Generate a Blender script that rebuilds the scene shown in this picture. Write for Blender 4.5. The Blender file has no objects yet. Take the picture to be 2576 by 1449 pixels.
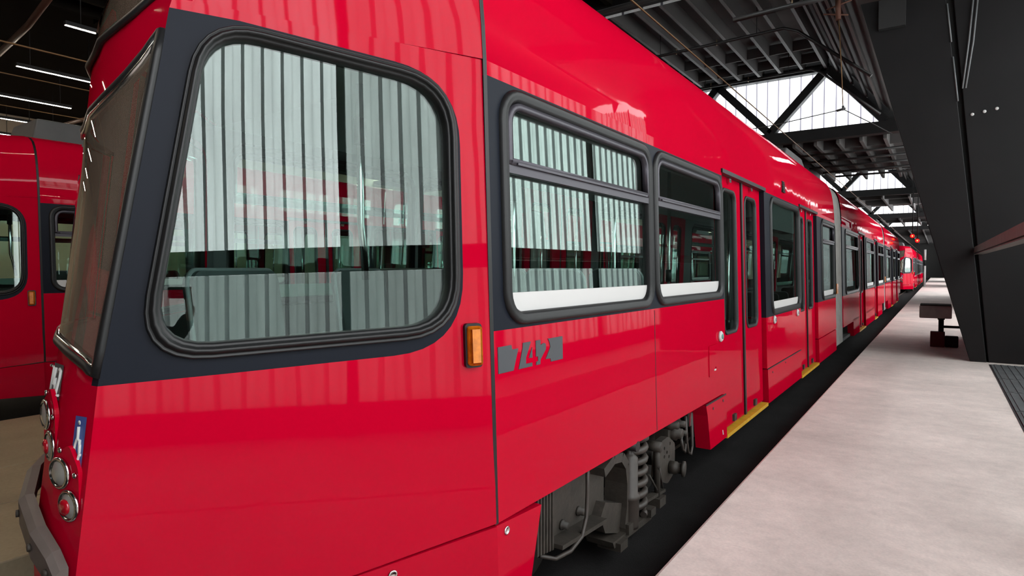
import bpy, bmesh, math, random
from mathutils import Vector, Matrix
from mathutils.geometry import tessellate_polygon
random.seed(7)
R = math.radians
SC = bpy.context.scene
COL = SC.collection

# ------------------------------------------------------------------ camera
cd = bpy.data.cameras.new('camera'); cam = bpy.data.objects.new('camera', cd); COL.objects.link(cam)
cd.sensor_width = 36.0; cd.lens = 36.0*1550/2576; cd.clip_start = 0.05; cd.clip_end = 400
cam.location = (0, 0, 1.75)
cam.rotation_euler = (R(90-1.792), 0, R(34.705))
SC.camera = cam
# ------------------------------------------------------------------ world and exposure
w = bpy.data.worlds.new('overcast_sky'); SC.world = w; w.use_nodes = True
nt = w.node_tree; bg = nt.nodes['Background']
tc = nt.nodes.new('ShaderNodeTexCoord'); sep = nt.nodes.new('ShaderNodeSeparateXYZ')
mr = nt.nodes.new('ShaderNodeMapRange'); mr.inputs[1].default_value = -0.2; mr.inputs[2].default_value = 0.6
rp = nt.nodes.new('ShaderNodeValToRGB')
rp.color_ramp.elements[0].color = (0.62, 0.62, 0.60, 1); rp.color_ramp.elements[1].color = (0.95, 0.97, 1.0, 1)
nt.links.new(tc.outputs['Generated'], sep.inputs[0]); nt.links.new(sep.outputs['Z'], mr.inputs[0])
nt.links.new(mr.outputs[0], rp.inputs[0]); nt.links.new(rp.outputs[0], bg.inputs['Color'])
bg.inputs['Strength'].default_value = 12.0
vs = SC.view_settings
vs.view_transform = 'Standard'; vs.look = 'None'; vs.gamma = 1.0; vs.use_curve_mapping = False
vs.exposure = 0.0
cy = SC.cycles
cy.max_bounces = 10; cy.diffuse_bounces = 4; cy.glossy_bounces = 5; cy.transmission_bounces = 6; cy.transparent_max_bounces = 40
cy.caustics_reflective = False; cy.caustics_refractive = False; cy.sample_clamp_indirect = 6.0
cy.use_denoising = True

# ------------------------------------------------------------------ materials
def mat(name, col, rough=0.5, metal=0.0, coat=0.0, noise=None, bump=None, emit=None, spec=0.5):
    m = bpy.data.materials.new(name); m.use_nodes = True
    n = m.node_tree; p = n.nodes['Principled BSDF']
    p.inputs['Base Color'].default_value = (*col, 1); p.inputs['Roughness'].default_value = rough
    p.inputs['Metallic'].default_value = metal; p.inputs['Coat Weight'].default_value = coat
    p.inputs['Coat Roughness'].default_value = 0.03; p.inputs['Specular IOR Level'].default_value = spec
    tcn = n.nodes.new('ShaderNodeTexCoord')
    def tex(scale, det=5, stretch=None):
        t = n.nodes.new('ShaderNodeTexNoise'); t.inputs['Scale'].default_value = scale; t.inputs['Detail'].default_value = det
        src = tcn.outputs['Object']
        if stretch:
            mp = n.nodes.new('ShaderNodeMapping'); mp.inputs['Scale'].default_value = stretch
            n.links.new(src, mp.inputs[0]); src = mp.outputs[0]
        n.links.new(src, t.inputs['Vector']); return t
    if noise:
        for i, (sc, amt, st) in enumerate(noise):
            t = tex(sc, 6, st)
            r = n.nodes.new('ShaderNodeMapRange'); r.inputs[1].default_value = 0.3; r.inputs[2].default_value = 0.7
            r.inputs[3].default_value = 1-amt; r.inputs[4].default_value = 1+amt*0.6
            n.links.new(t.outputs['Fac'], r.inputs[0])
            mx = n.nodes.new('ShaderNodeVectorMath'); mx.operation = 'SCALE'
            if i == 0: mx.inputs[0].default_value = col
            else: n.links.new(prev, mx.inputs[0])
            n.links.new(r.outputs[0], mx.inputs['Scale']); prev = mx.outputs[0]
        n.links.new(prev, p.inputs['Base Color'])
    if bump:
        sc, st, dist, stretch = bump
        t = tex(sc, 3, stretch); b = n.nodes.new('ShaderNodeBump'); b.inputs['Strength'].default_value = st
        b.inputs['Distance'].default_value = dist
        n.links.new(t.outputs['Fac'], b.inputs['Height']); n.links.new(b.outputs[0], p.inputs['Normal'])
        if coat: n.links.new(b.outputs[0], p.inputs['Coat Normal'])
    if emit:
        p.inputs['Emission Color'].default_value = (*emit[0], 1); p.inputs['Emission Strength'].default_value = emit[1]
    return m

def glassmat(name, tint, f0=1.0, fb=0.0, ior=1.5, dust=None):
    m = bpy.data.materials.new(name); m.use_nodes = True; n = m.node_tree
    n.nodes.remove(n.nodes['Principled BSDF']); out = n.nodes['Material Output']
    tr = n.nodes.new('ShaderNodeBsdfTransparent'); tr.inputs[0].default_value = (*tint, 1)
    gl = n.nodes.new('ShaderNodeBsdfGlossy'); gl.inputs['Roughness'].default_value = 0.0; gl.inputs[0].default_value = (0.95, 1, 0.98, 1)
    fr = n.nodes.new('ShaderNodeFresnel'); fr.inputs[0].default_value = ior
    ml = n.nodes.new('ShaderNodeMath'); ml.operation = 'MULTIPLY_ADD'; ml.inputs[1].default_value = f0; ml.inputs[2].default_value = fb; ml.use_clamp = True
    mx = n.nodes.new('ShaderNodeMixShader')
    n.links.new(fr.outputs[0], ml.inputs[0]); n.links.new(ml.outputs[0], mx.inputs[0])
    base = tr.outputs[0]
    if dust:
        df = n.nodes.new('ShaderNodeBsdfDiffuse'); df.inputs[0].default_value = (*dust[0], 1)
        m2 = n.nodes.new('ShaderNodeMixShader'); m2.inputs[0].default_value = dust[1]
        n.links.new(base, m2.inputs[1]); n.links.new(df.outputs[0], m2.inputs[2]); base = m2.outputs[0]
    n.links.new(base, mx.inputs[1]); n.links.new(gl.outputs[0], mx.inputs[2]); n.links.new(mx.outputs[0], out.inputs[0])
    return m

def sheetmat(name, col, fac):
    m = bpy.data.materials.new(name); m.use_nodes = True; n = m.node_tree
    n.nodes.remove(n.nodes['Principled BSDF']); out = n.nodes['Material Output']
    tl = n.nodes.new('ShaderNodeBsdfTranslucent'); tl.inputs[0].default_value = (*col, 1)
    df = n.nodes.new('ShaderNodeBsdfDiffuse'); df.inputs[0].default_value = (*col, 1)
    mx = n.nodes.new('ShaderNodeMixShader'); mx.inputs[0].default_value = fac
    tcn = n.nodes.new('ShaderNodeTexCoord'); mp = n.nodes.new('ShaderNodeMapping'); mp.inputs['Scale'].default_value = (3, 3, 0.35)
    t = n.nodes.new('ShaderNodeTexNoise'); t.inputs['Scale'].default_value = 2.0; t.inputs['Detail'].default_value = 4
    r = n.nodes.new('ShaderNodeMapRange'); r.inputs[1].default_value = 0.3; r.inputs[2].default_value = 0.75; r.inputs[3].default_value = 0.72; r.inputs[4].default_value = 1.0
    sc = n.nodes.new('ShaderNodeVectorMath'); sc.operation = 'SCALE'; sc.inputs[0].default_value = col
    n.links.new(tcn.outputs['Object'], mp.inputs[0]); n.links.new(mp.outputs[0], t.inputs['Vector']); n.links.new(t.outputs['Fac'], r.inputs[0])
    n.links.new(r.outputs[0], sc.inputs['Scale']); n.links.new(sc.outputs[0], tl.inputs[0])
    n.links.new(df.outputs[0], mx.inputs[1]); n.links.new(tl.outputs[0], mx.inputs[2]); n.links.new(mx.outputs[0], out.inputs[0])
    return m

M = dict(
 red=mat('red_paint', (0.455, 0.0010, 0.0185), 0.55, coat=0.28, spec=0.0, bump=(1.6, 0.10, 0.02, (1, 1, 0.35)), noise=[(0.8, 0.05, None)]),
 black=mat('band_paint', (0.0085, 0.0105, 0.0165), 0.45, spec=0.10),
 rubber=mat('rubber', (0.010, 0.010, 0.0105), 0.42, spec=0.35),
 alu=mat('dark_aluminium', (0.055, 0.050, 0.062), 0.38, metal=0.4),
 glass=glassmat('clear_glass', (0.80, 0.90, 0.87), 0.15, 0.018), noseglass=glassmat('nose_window_glass', (0.80, 0.90, 0.87), 0.2, 0.034),
 fglass=glassmat('dusty_windscreen_glass', (0.62, 0.60, 0.55), 1.2, 0.0, dust=((0.30, 0.22, 0.165), 0.40)),
 white=mat('white_film', (0.56, 0.545, 0.535), 0.4),
 grey=mat('grey_plastic', (0.16, 0.17, 0.175), 0.5),
 seat=mat('seat_grey', (0.055, 0.062, 0.064), 0.6, noise=[(9, 0.1, None)]),
 chrome=mat('chrome', (0.75, 0.77, 0.76), 0.18, metal=1.0),
 inner=mat('interior_lining', (0.32, 0.33, 0.33), 0.6),
 liner=mat('side_lining', (0.07, 0.073, 0.075), 0.6),
 ifloor=mat('interior_floor', (0.06, 0.062, 0.065), 0.7),
 bellow=mat('grey_bellows', (0.26, 0.25, 0.235), 0.75, noise=[(6, 0.15, None)]),
 under=mat('grimy_steel', (0.036, 0.029, 0.023), 0.62, noise=[(7, 0.35, None), (40, 0.2, None)], bump=(30, 0.25, 0.01, None)),
 dark=mat('dark_underframe', (0.012, 0.012, 0.012), 0.8),
 spring=mat('spring_steel', (0.040, 0.031, 0.026), 0.5, noise=[(14, 0.3, None)]),
 yellow=mat('yellow_sill', (0.55, 0.30, 0.012), 0.5, noise=[(12, 0.2, None)]),
 amber=mat('amber_lens', (0.60, 0.165, 0.003), 0.25, coat=0.25, noise=[(22, 0.45, None)]),
 decal=mat('decal_grey', (0.052, 0.055, 0.062), 0.45),
 decalw=mat('decal_white', (0.62, 0.62, 0.60), 0.45),
 blue=mat('sticker_blue', (0.045, 0.09, 0.30), 0.35),
 green=mat('button_green', (0.09, 0.30, 0.24), 0.3),
 lens=mat('lamp_lens', (0.24, 0.23, 0.21), 0.12, coat=1.0),
 redlens=mat('red_lens', (0.35, 0.004, 0.012), 0.12, coat=1.0),
 bumper=mat('bumper_grey', (0.10, 0.078, 0.070), 0.5, noise=[(8, 0.2, None)]),
 roofbox=mat('roof_box_grey', (0.075, 0.075, 0.075), 0.6, noise=[(4, 0.15, None)]),
 steel=mat('black_steel', (0.0095, 0.009, 0.0095), 0.5, spec=0.25, noise=[(1.5, 0.18, None)]),
 joist=mat('joist_steel', (0.080, 0.075, 0.073), 0.6, noise=[(1.2, 0.2, (1, 0.3, 1))]),
 roofdark=mat('roof_deck', (0.075, 0.071, 0.070), 0.75, spec=0.2, noise=[(0.8, 0.25, None)]),
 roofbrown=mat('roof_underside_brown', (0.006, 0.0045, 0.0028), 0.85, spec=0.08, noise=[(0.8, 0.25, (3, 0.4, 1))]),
 wall=mat('dark_wall', (0.045, 0.045, 0.045), 0.8), wallwarm=mat('tan_wall', (0.42, 0.33, 0.23), 0.8, noise=[(0.6, 0.2, None)]),
 conc=mat('platform_concrete', (0.80, 0.705, 0.66), 0.75, noise=[(0.9, 0.16, (1, 0.8, 1)), (3.2, 0.10, (0.8, 1.3, 1)), (14, 0.07, None), (60, 0.08, None)], bump=(60, 0.12, 0.004, None)),
 floorb=mat('brown_floor', (0.36, 0.29, 0.185), 0.7, noise=[(1.5, 0.2, None), (40, 0.08, None)]),
 asphalt=mat('track_bed', (0.017, 0.016, 0.016), 0.9, spec=0.12, noise=[(2, 0.25, None), (140, 0.4, None)], bump=(120, 0.5, 0.01, None)),
 rail=mat('rail_steel', (0.16, 0.13, 0.11), 0.4, metal=0.8),
 grate=mat('grate_steel', (0.095, 0.10, 0.105), 0.55, noise=[(5, 0.25, None)]),
 groove=mat('groove_dark', (0.03, 0.028, 0.03), 0.8),
 sheet=sheetmat('translucent_sheet', (0.80, 0.83, 0.83), 0.85), sheetmid=sheetmat('shaded_sheet', (0.68, 0.71, 0.71), 0.85), sheetclear=sheetmat('clear_sheet', (0.97, 0.98, 1.0), 1.0), skyjoint=sheetmat('skylight_joint', (0.13, 0.125, 0.15), 0.8), sheetlow=sheetmat('shaded_lower_sheet', (0.36, 0.385, 0.38), 0.8),  # sheetmid and sheetlow: weaker daylight from outside put into the sheet colour
 joint=sheetmat('sheet_joint', (0.27, 0.28, 0.285), 0.7),
 wire=mat('copper_wire', (0.16, 0.085, 0.035), 0.45, metal=0.6),
 wired=mat('dark_wire', (0.03, 0.03, 0.03), 0.5),
 pipe=mat('black_pipe', (0.022, 0.021, 0.021), 0.45),
 pipered=mat('rusty_pipe', (0.085, 0.036, 0.024), 0.6, spec=0.2),
 brass=mat('brass', (0.45, 0.33, 0.2), 0.35, metal=0.8),
 led=mat('led_tube', (1, 1, 1), 0.5, emit=((1.0, 0.86, 0.68), 260.0)),
 sigred=mat('signal_red', (0.4, 0, 0), 0.4, emit=((1.0, 0.002, 0.003), 9.0)),
 sigcore=mat('signal_core', (1, 0.5, 0.1), 0.4, emit=((1.0, 0.40, 0.04), 10.0)),
 boxgrey=mat('tray_grey', (0.34, 0.31, 0.30), 0.5, noise=[(10, 0.12, None)]),
 basered=mat('base_red', (0.11, 0.012, 0.018), 0.6),
 railtube=mat('brown_grey_steel', (0.15, 0.135, 0.12), 0.5, noise=[(5, 0.2, None)]),
 skin=mat('skin', (0.45, 0.25, 0.17), 0.55),
 jacket=mat('jacket_cloth', (0.010, 0.010, 0.011), 0.85),
 trousers=mat('trouser_cloth', (0.018, 0.02, 0.03), 0.85),
 hair=mat('hair', (0.025, 0.017, 0.012), 0.6),
 phone=mat('phone_black', (0.008, 0.008, 0.009), 0.3),
 shoe=mat('shoe_dark', (0.02, 0.018, 0.017), 0.6),
)

# ------------------------------------------------------------------ mesh helpers
class MB:
    def __init__(self): self.bm = bmesh.new()
    def face(self, pts, mi=0, smooth=False):
        vs_ = [self.bm.verts.new(p) for p in pts]
        try: f = self.bm.faces.new(vs_); f.material_index = mi; f.smooth = smooth; return f
        except ValueError: return None
    def grid(self, rows, mi=0, smooth=True, close=False, skip=None, flip=False):
        V = [[self.bm.verts.new(p) for p in r] for r in rows]
        n = len(rows[0])
        for i in range(len(rows)-1):
            for j in range(n if close else n-1):
                if skip and skip(i, j): continue
                k = (j+1) % n
                q = [V[i][j], V[i][k], V[i+1][k], V[i+1][j]]
                if flip: q.reverse()
                f = self.bm.faces.new(q); f.material_index = mi(i, j) if callable(mi) else mi; f.smooth = smooth
        return V
    def box(self, x0, x1, y0, y1, z0, z1, mi=0):
        self.hull8([(x0,y0,z0),(x1,y0,z0),(x1,y1,z0),(x0,y1,z0)], [(x0,y0,z1),(x1,y0,z1),(x1,y1,z1),(x0,y1,z1)], mi)
        return self
    def hull8(self, a, b, mi=0):
        A = [self.bm.verts.new(p) for p in a]; B = [self.bm.verts.new(p) for p in b]; n = len(a)
        fs = [self.bm.faces.new(A[::-1]), self.bm.faces.new(B)]
        for i in range(n): fs.append(self.bm.faces.new([A[i], A[(i+1)%n], B[(i+1)%n], B[i]]))
        for f in fs: f.material_index = mi
        return self
    def bar(self, p, q, wd, ht, mi=0, upv=(0,0,1)):
        p = Vector(p); q = Vector(q); d = (q-p).normalized(); u = Vector(upv)
        s = d.cross(u)
        if s.length < 1e-4: s = d.cross(Vector((0,1,0)))
        s.normalize(); u = s.cross(d)
        c = [s*wd/2*a+u*ht/2*b for a, b in ((-1,-1),(1,-1),(1,1),(-1,1))]
        return self.hull8([p+k for k in c], [q+k for k in c], mi)
    def tube(self, pts, r, n=10, mi=0, closed=False, cap=True):
        P = [Vector(p) for p in pts]; rr = r if hasattr(r, '__len__') else [r]*len(P)
        rows = []; prev = None; N = len(P)
        for i, p in enumerate(P):
            if closed: d = (P[(i+1)%N]-P[i-1]).normalized()
            else: d = (P[min(i+1, N-1)]-P[max(i-1, 0)]).normalized()
            if prev is None:
                a = Vector((0,0,1)) if abs(d.z) < 0.9 else Vector((1,0,0)); u = d.cross(a).normalized()
            else: u = (prev-d*prev.dot(d)).normalized()
            prev = u; v = d.cross(u)
            rows.append([p+(u*math.cos(2*math.pi*k/n)+v*math.sin(2*math.pi*k/n))*rr[i] for k in range(n)])
        if closed: rows.append(rows[0])
        V = self.grid(rows, mi, True, True)
        if cap and not closed:
            f = self.bm.faces.new(V[0][::-1]); f.material_index = mi; f = self.bm.faces.new(V[-1]); f.material_index = mi
        return self
    def lathe(self, o, ax, prof, n=24, mi=0):
        o = Vector(o); ax = Vector(ax).normalized(); u = ax.orthogonal().normalized(); v = ax.cross(u)
        rows = [[o+ax*h+(u*math.cos(2*math.pi*k/n)+v*math.sin(2*math.pi*k/n))*r for k in range(n)] for r, h in prof]
        V = self.grid(rows, mi, True, True)
        for row, fl in ((V[0], True), (V[-1], False)):
            try:
                f = self.bm.faces.new(row[::-1] if fl else row); f.material_index = mi
            except ValueError: pass
        return self
    def panel(self, loops, mf, th, mi=0, back=None):
        """flat polygon with holes, loops[0] the outline, given thickness th inward"""
        allp = [p for l in loops for p in l]
        tris = tessellate_polygon([[Vector((p[0], p[1], 0)) for p in l] for l in loops])
        F = [self.bm.verts.new(mf(a, b, 0)) for a, b in allp]; B = [self.bm.verts.new(mf(a, b, -th)) for a, b in allp]
        for t in tris:
            for q, qi in (([F[t[0]], F[t[1]], F[t[2]]], mi), ([B[t[2]], B[t[1]], B[t[0]]], mi if back is None else back)):
                try: f = self.bm.faces.new(q); f.material_index = qi
                except ValueError: pass
        o = 0
        for l in loops:
            n = len(l)
            for i in range(n):
                j = (i+1) % n
                try: f = self.bm.faces.new([F[o+i], F[o+j], B[o+j], B[o+i]]); f.material_index = mi
                except ValueError: pass
            o += n
        return self
    def frame(self, outer, inner, mf, prof, mi=0):
        """moulded ring between two loops of the same count; prof = [(t, depth)] from outer to inner"""
        n = len(outer); rows = []
        for t, d in prof:
            rows.append([mf(outer[i][0]*(1-t)+inner[i][0]*t, outer[i][1]*(1-t)+inner[i][1]*t, d) for i in range(n)])
        self.grid(rows, mi, True, True); return self
    def build(self, name, mats, parent=None, bevel=None, label=None):
        bm = self.bm
        bmesh.ops.remove_doubles(bm, verts=bm.verts, dist=1e-5)
        bmesh.ops.recalc_face_normals(bm, faces=bm.faces)
        me = bpy.data.meshes.new(name); bm.to_mesh(me); bm.free()
        for m in (mats if isinstance(mats, (list, tuple)) else [mats]): me.materials.append(M[m])
        o = bpy.data.objects.new(name, me); COL.objects.link(o)
        if parent: o.parent = parent; o.matrix_parent_inverse = pinv(parent)
        if bevel:
            b = o.modifiers.new('bevel', 'BEVEL'); b.width = bevel; b.segments = 2; b.limit_method = 'ANGLE'
        if label: o['label'] = label
        return o

def pinv(p):
    m = Matrix.Translation(p.location) if p.type == 'EMPTY' else Matrix.Identity(4)
    return m.inverted()
def thing(name, label, cat, loc, group=None):
    o = bpy.data.objects.new(name, None); COL.objects.link(o); o.location = loc; o.empty_display_size = 0.2
    return tag(o, label, cat, group)
def tag(o, label, cat, group=None, kind=None):
    o['label'] = label; o['category'] = cat
    if group: o['group'] = group
    if kind: o['kind'] = kind
    return o
def struct(o, label=None, cat=None):
    o['kind'] = 'structure'
    if label: o['label'] = label
    if cat: o['category'] = cat
    return o
def rrect(x0, x1, y0, y1, r, n=6):
    """rounded rectangle loop, counter-clockwise"""
    rr = r if hasattr(r, '__len__') else [r]*4    # bl, br, tr, tl
    out = []
    for (cx, cy_, a, q) in ((x0, y0, 180, rr[0]), (x1, y0, 270, rr[1]), (x1, y1, 0, rr[2]), (x0, y1, 90, rr[3])):
        ox = cx+q if cx == x0 else cx-q; oy = cy_+q if cy_ == y0 else cy_-q
        for k in range(n+1):
            t = R(a+90*k/n); out.append((ox+q*math.cos(t), oy+q*math.sin(t)))
    return out
def rpoly(pts, rad, n=7):
    """polygon with rounded corners"""
    out = []; N = len(pts)
    for i in range(N):
        p = Vector(pts[i]); a = Vector(pts[i-1]); b = Vector(pts[(i+1)%N]); r = rad[i] if hasattr(rad, '__len__') else rad
        if r <= 0: out.append((p.x, p.y)); continue
        u = (a-p).normalized(); v = (b-p).normalized(); s = p+u*r; e = p+v*r
        for k in range(n+1):
            t = k/n; q = s*(1-t)**2+p*2*t*(1-t)+e*t*t; out.append((q.x, q.y))
    return out
def inset(loop, d):
    n = len(loop); out = []
    ar = sum(loop[i][0]*loop[(i+1)%n][1]-loop[(i+1)%n][0]*loop[i][1] for i in range(n)); sg = 1 if ar > 0 else -1
    for i in range(n):
        a = Vector(loop[i-1]); p = Vector(loop[i]); b = Vector(loop[(i+1)%n]); e = (b-a)
        if e.length < 1e-9: out.append(tuple(p)); continue
        e.normalize(); nn = Vector((-e.y, e.x))*sg; q = p+nn*d; out.append((q.x, q.y))
    return out

# ================================================================== TRAM
XC = -2.6; T = math.tan(R(1.8))
def side(s):
    """maps (Y, z, outward depth) onto the right (s=1) or left (s=-1) flank"""
    def f(a, b, d=0):
        x = -1.516-(b-1.5)*T+d
        return Vector((x if s > 0 else 2*XC-x, a, b))
    return f
SR, SL = side(1), side(-1)
C24, S24, T2 = math.cos(R(24)), math.sin(R(24)), math.tan(R(2.0))
def nose(a, b, d=0):
    """nose flank: a = metres forward from the seam, b = height"""
    return Vector((-1.516-S24*a-(b-1.5)*T2/C24+d*C24, 2.035-C24*a-d*S24, b))
def corner(z):
    pts = [(0.25,1.40),(0.55,1.425),(0.845,1.422),(1.4,1.351),(2.58,1.125),(2.85,1.04),(3.1,0.93)]
    if z <= pts[0][0]: s = pts[0][1]
    elif z >= pts[-1][0]: s = pts[-1][1]
    else:
        for (a, b), (c, d) in zip(pts, pts[1:]):
            if a <= z <= c: s = b+(d-b)*(z-a)/(c-a)
    return s
OFFL = [(0,0),(-.06,-.010),(-.14,-.024),(-.30,-.008),(-.54,.085),(-.74,.20),(-.94,.36)]
OFFH = [(0,0),(-.06,-.014),(-.14,-.034),(-.30,-.056),(-.54,.0),(-.74,.10),(-.94,.28)]
def front(u, z, d=0):
    """front face: u = 0..6 index along the plan curve, z = height, d = outwards"""
    k = min(1, max(0, (z-1.4)/1.18)); n = nose(corner(z), z)
    i = min(5, int(u)); t = u-i
    def P(j):
        a, b = OFFL[j], OFFH[j]
        return Vector((a[0]*(1-k)+b[0]*k, a[1]*(1-k)+b[1]*k))
    p = P(i)*(1-t)+P(i+1)*t; e = (P(i+1)-P(i)).normalized(); nn = Vector((-e.y, e.x))
    if nn.y > 0: nn = -nn
    return Vector((n.x+p.x+nn.x*d, n.y+p.y+nn.y*d, z))
def farnose(a, b, d=0):
    """hidden nose flank, a = 0 at the left seam, 1 at the far front corner"""
    s = SL(2.035, b); f = front(6, b); p = s.lerp(f, a); e = (f-s).normalized(); n = Vector((e.y, -e.x, 0))
    if n.x > 0: n = -n
    return p+n*d
ROOF = [(2.61,-1.551),(2.75,-1.559),(2.88,-1.571),(3.0,-1.587),(3.1,-1.608),(3.16,-1.627),(3.22,-1.655),(3.28,-1.70),(3.33,-1.78),(3.37,-1.95),(3.40,-2.2),(3.41,-2.6)]
def roofrow(y, dz=0, k=1.0):
    r = [Vector((XC+(x-XC)*k, y, z+dz)) for z, x in ROOF]
    return [Vector((SR(y, 2.61).x if k == 1 else r[0].x, y, 2.61+dz))]+r[1:]+[Vector((2*XC-p.x, p.y, p.z)) for p in r[-2:0:-1]]+[Vector((SL(y, 2.61).x, y, 2.61+dz))]

def window_set(par, y0, y1, z0, z1, kind, mf=SR, strip=True, name='window_frame'):
    """moulded rubber frame, vent frame, pane, white strip"""
    out = rrect(y0, y1, z0, z1, 0.15); inn = inset(out, 0.058)
    fr = MB().frame(out, inn, mf, [(0,0.0),(0.06,0.016),(0.35,0.024),(0.5,0.016),(0.72,0.02),(1,0.002),(1,-0.04)])
    o = fr.build(name, 'rubber', par)
    g = inset(out, 0.052)
    MB().panel([g], lambda a, b, d: mf(a, b, d-0.022), 0.006).build('pane', 'glass', o)
    Y0, Y1, Z0, Z1 = y0+.058, y1-.058, z0+.058, z1-.058
    if kind == 'vent':
        zt = 2.20
        a = rrect(Y0, Y1, zt, Z1, (0.02, 0.02, 0.10, 0.10)); b = inset(a, 0.03)
        vf = MB().frame(a, b, mf, [(0,-0.02),(0,0.012),(0.5,0.016),(1,0.012),(1,-0.02)])
        vf.panel([[(Y0, zt-0.035), (Y1, zt-0.035), (Y1, zt+0.0), (Y0, zt+0.0)]], lambda a, b, d: mf(a, b, d+0.008), 0.03)
        vf.panel([[(Y0+.05, zt+.002), (Y1-.05, zt+.002), (Y1-.05, zt+0.012), (Y0+.05, zt+0.012)]], lambda a, b, d: mf(a, b, d+0.022), 0.02)
        vf.build('vent_frame', 'alu', o)
    if strip:
        h = 0.085; lp = [p for p in inset(out, 0.054)]
        zt = Z0+h; loop = []
        n = len(lp)
        for i in range(n):
            p, q = lp[i], lp[(i+1) % n]
            if p == q: continue
            if p[1] <= zt: loop.append(p)
            if (p[1]-zt)*(q[1]-zt) < 0:
                t = (zt-p[1])/(q[1]-p[1]); loop.append((p[0]+(q[0]-p[0])*t, zt))
        MB().panel([loop], lambda a, b, d: mf(a, b, d-0.017), 0.004).build('white_strip', 'white', o)
    return o

def door_leaf(par, y0, y1, mf=SR, dep=-0.045):
    m = lambda a, b, d=0: mf(a, b, d+dep)
    wy0, wy1 = y0+0.085*(y1-y0)/.7+.01, y1-0.17*(y1-y0)/.7
    if y1-y0 < .62: wy1 = y1-.12
    hole = rrect(wy0, wy1, 1.16, 2.47, 0.10)
    pb = MB().panel([[(y0, .34), (y1, .34), (y1, 2.585), (y0, 2.585)], hole], m, 0.035)
    o = pb.build('door_leaf', 'red', par)
    inn = inset(hole, 0.03)
    MB().frame(inset(hole, -0.004), inn, m, [(0,0),(0.1,0.012),(0.6,0.012),(1,0.0),(1,-0.03)]).build('door_window_seal', 'rubber', o)
    MB().panel([inset(hole, 0.026)], lambda a, b, d: m(a, b, d-0.015), 0.006).build('pane', 'glass', o)
    yc = wy0+0.42*(wy1-wy0)
    MB().tube([m(yc, 1.2, -0.06), m(yc, 2.43, -0.06)], 0.013, 8).build('grab_bar', 'chrome', o)
    h = MB(); h.box(-.012, .012, -.03, .03, -.02, .02)
    for v in h.bm.verts: v.co = v.co+m((y0+y1)/2-.05, 2.55, 0.015)
    h.build('hinge', 'chrome', o)
    k = MB()
    for v in k.box(-.01, .02, -.05, .03, -.03, .03).bm.verts: v.co = v.co+m((y0+y1)/2, .39, 0.0)
    k.build('lower_hinge', 'under', o)
    return o

def double_door(par, y0, y1, mf=SR):
    ym = (y0+y1)/2
    door_leaf(par, y0+.02, ym-.02, mf); door_leaf(par, ym+.02, y1-.02, mf)
    MB().panel([[(ym-.026, .34), (ym+.026, .34), (ym+.026, 2.58), (ym-.026, 2.58)]], lambda a, b, d: mf(a, b, d-0.03), 0.04).build('door_seal', 'rubber', par)
    MB().panel([[(y0, .285), (y1, .285), (y1, .318), (y0, .318)]], lambda a, b, d: mf(a, b, d+0.004), 0.10).build('door_sill', 'yellow', par, label='yellow step edge below the door')
    MB().panel([[(y0-.02, 2.575), (y1+.03, 2.575), (y1+.03, 2.61), (y0-.02, 2.61)]], lambda a, b, d: mf(a, b, d+0.015), 0.06).build('door_lintel', 'rubber', par)

def section(par, nm, y0, y1, runs, doors, skirts, mfs=(SR, SL), detail=True):
    """runs: (ya, yb, band_z0, band_z1, zbottom, [(w0, w1, kind, strip)])"""
    m = MB()
    for mf in mfs:
        near = mf is SR
        for ya, yb, b0, b1, zb, wins in runs:
            holes = [rrect(a, b, b0+.012, b1-.012 if b1 < 2.57 else b1-.02, 0.15) for a, b, *_ in wins]
            m.panel([[(ya, zb), (yb, zb), (yb, b0), (ya, b0)]], mf, 0.05, 0, 2)
            m.panel([[(ya, b0), (yb, b0), (yb, b1), (ya, b1)]]+holes, mf, 0.05, 1, 2)
            m.panel([[(ya, b1), (yb, b1), (yb, 2.61), (ya, 2.61)]], mf, 0.05, 0, 2)
        for a, b in doors:
            m.panel([[(a, 2.58), (b, 2.58), (b, 2.61), (a, 2.61)]], mf, 0.05, 0)
        for a, b, ins in skirts:
            zt = 0.665
            A = [mf(a, zt), mf(b, zt), mf(b, .30), mf(a+ins, .30)]
            m.panel([[(a, zt), (b, zt), (b, .30), (a+ins*.9, .30), (a+ins*.35, .58)]], mf, 0.12, 0)
    rows = [roofrow(y0+(y1-y0)*k/6) for k in range(7)]
    m.grid(rows, 0, True)
    shell = m.build('car_shell', ['red', 'black', 'liner'], par)
    lin = MB()
    lin.grid([[Vector((x, y, z)) for x, z in ((-1.62,2.60),(-1.8,2.72),(-2.6,2.76),(-3.4,2.72),(-3.58,2.60))] for y in (y0, y1)], 0, True)
    lin.build('ceiling_lining', 'inner', par)
    for mf in mfs:
        for ya, yb, b0, b1, zb, wins in runs:
            for a, b, kind, strip in wins:
                window_set(par, a, b, b0+.012, b1-.012 if b1 < 2.57 else b1-.02, kind, mf, strip)
        for a, b in doors: double_door(par, a, b, mf)
    return shell

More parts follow.
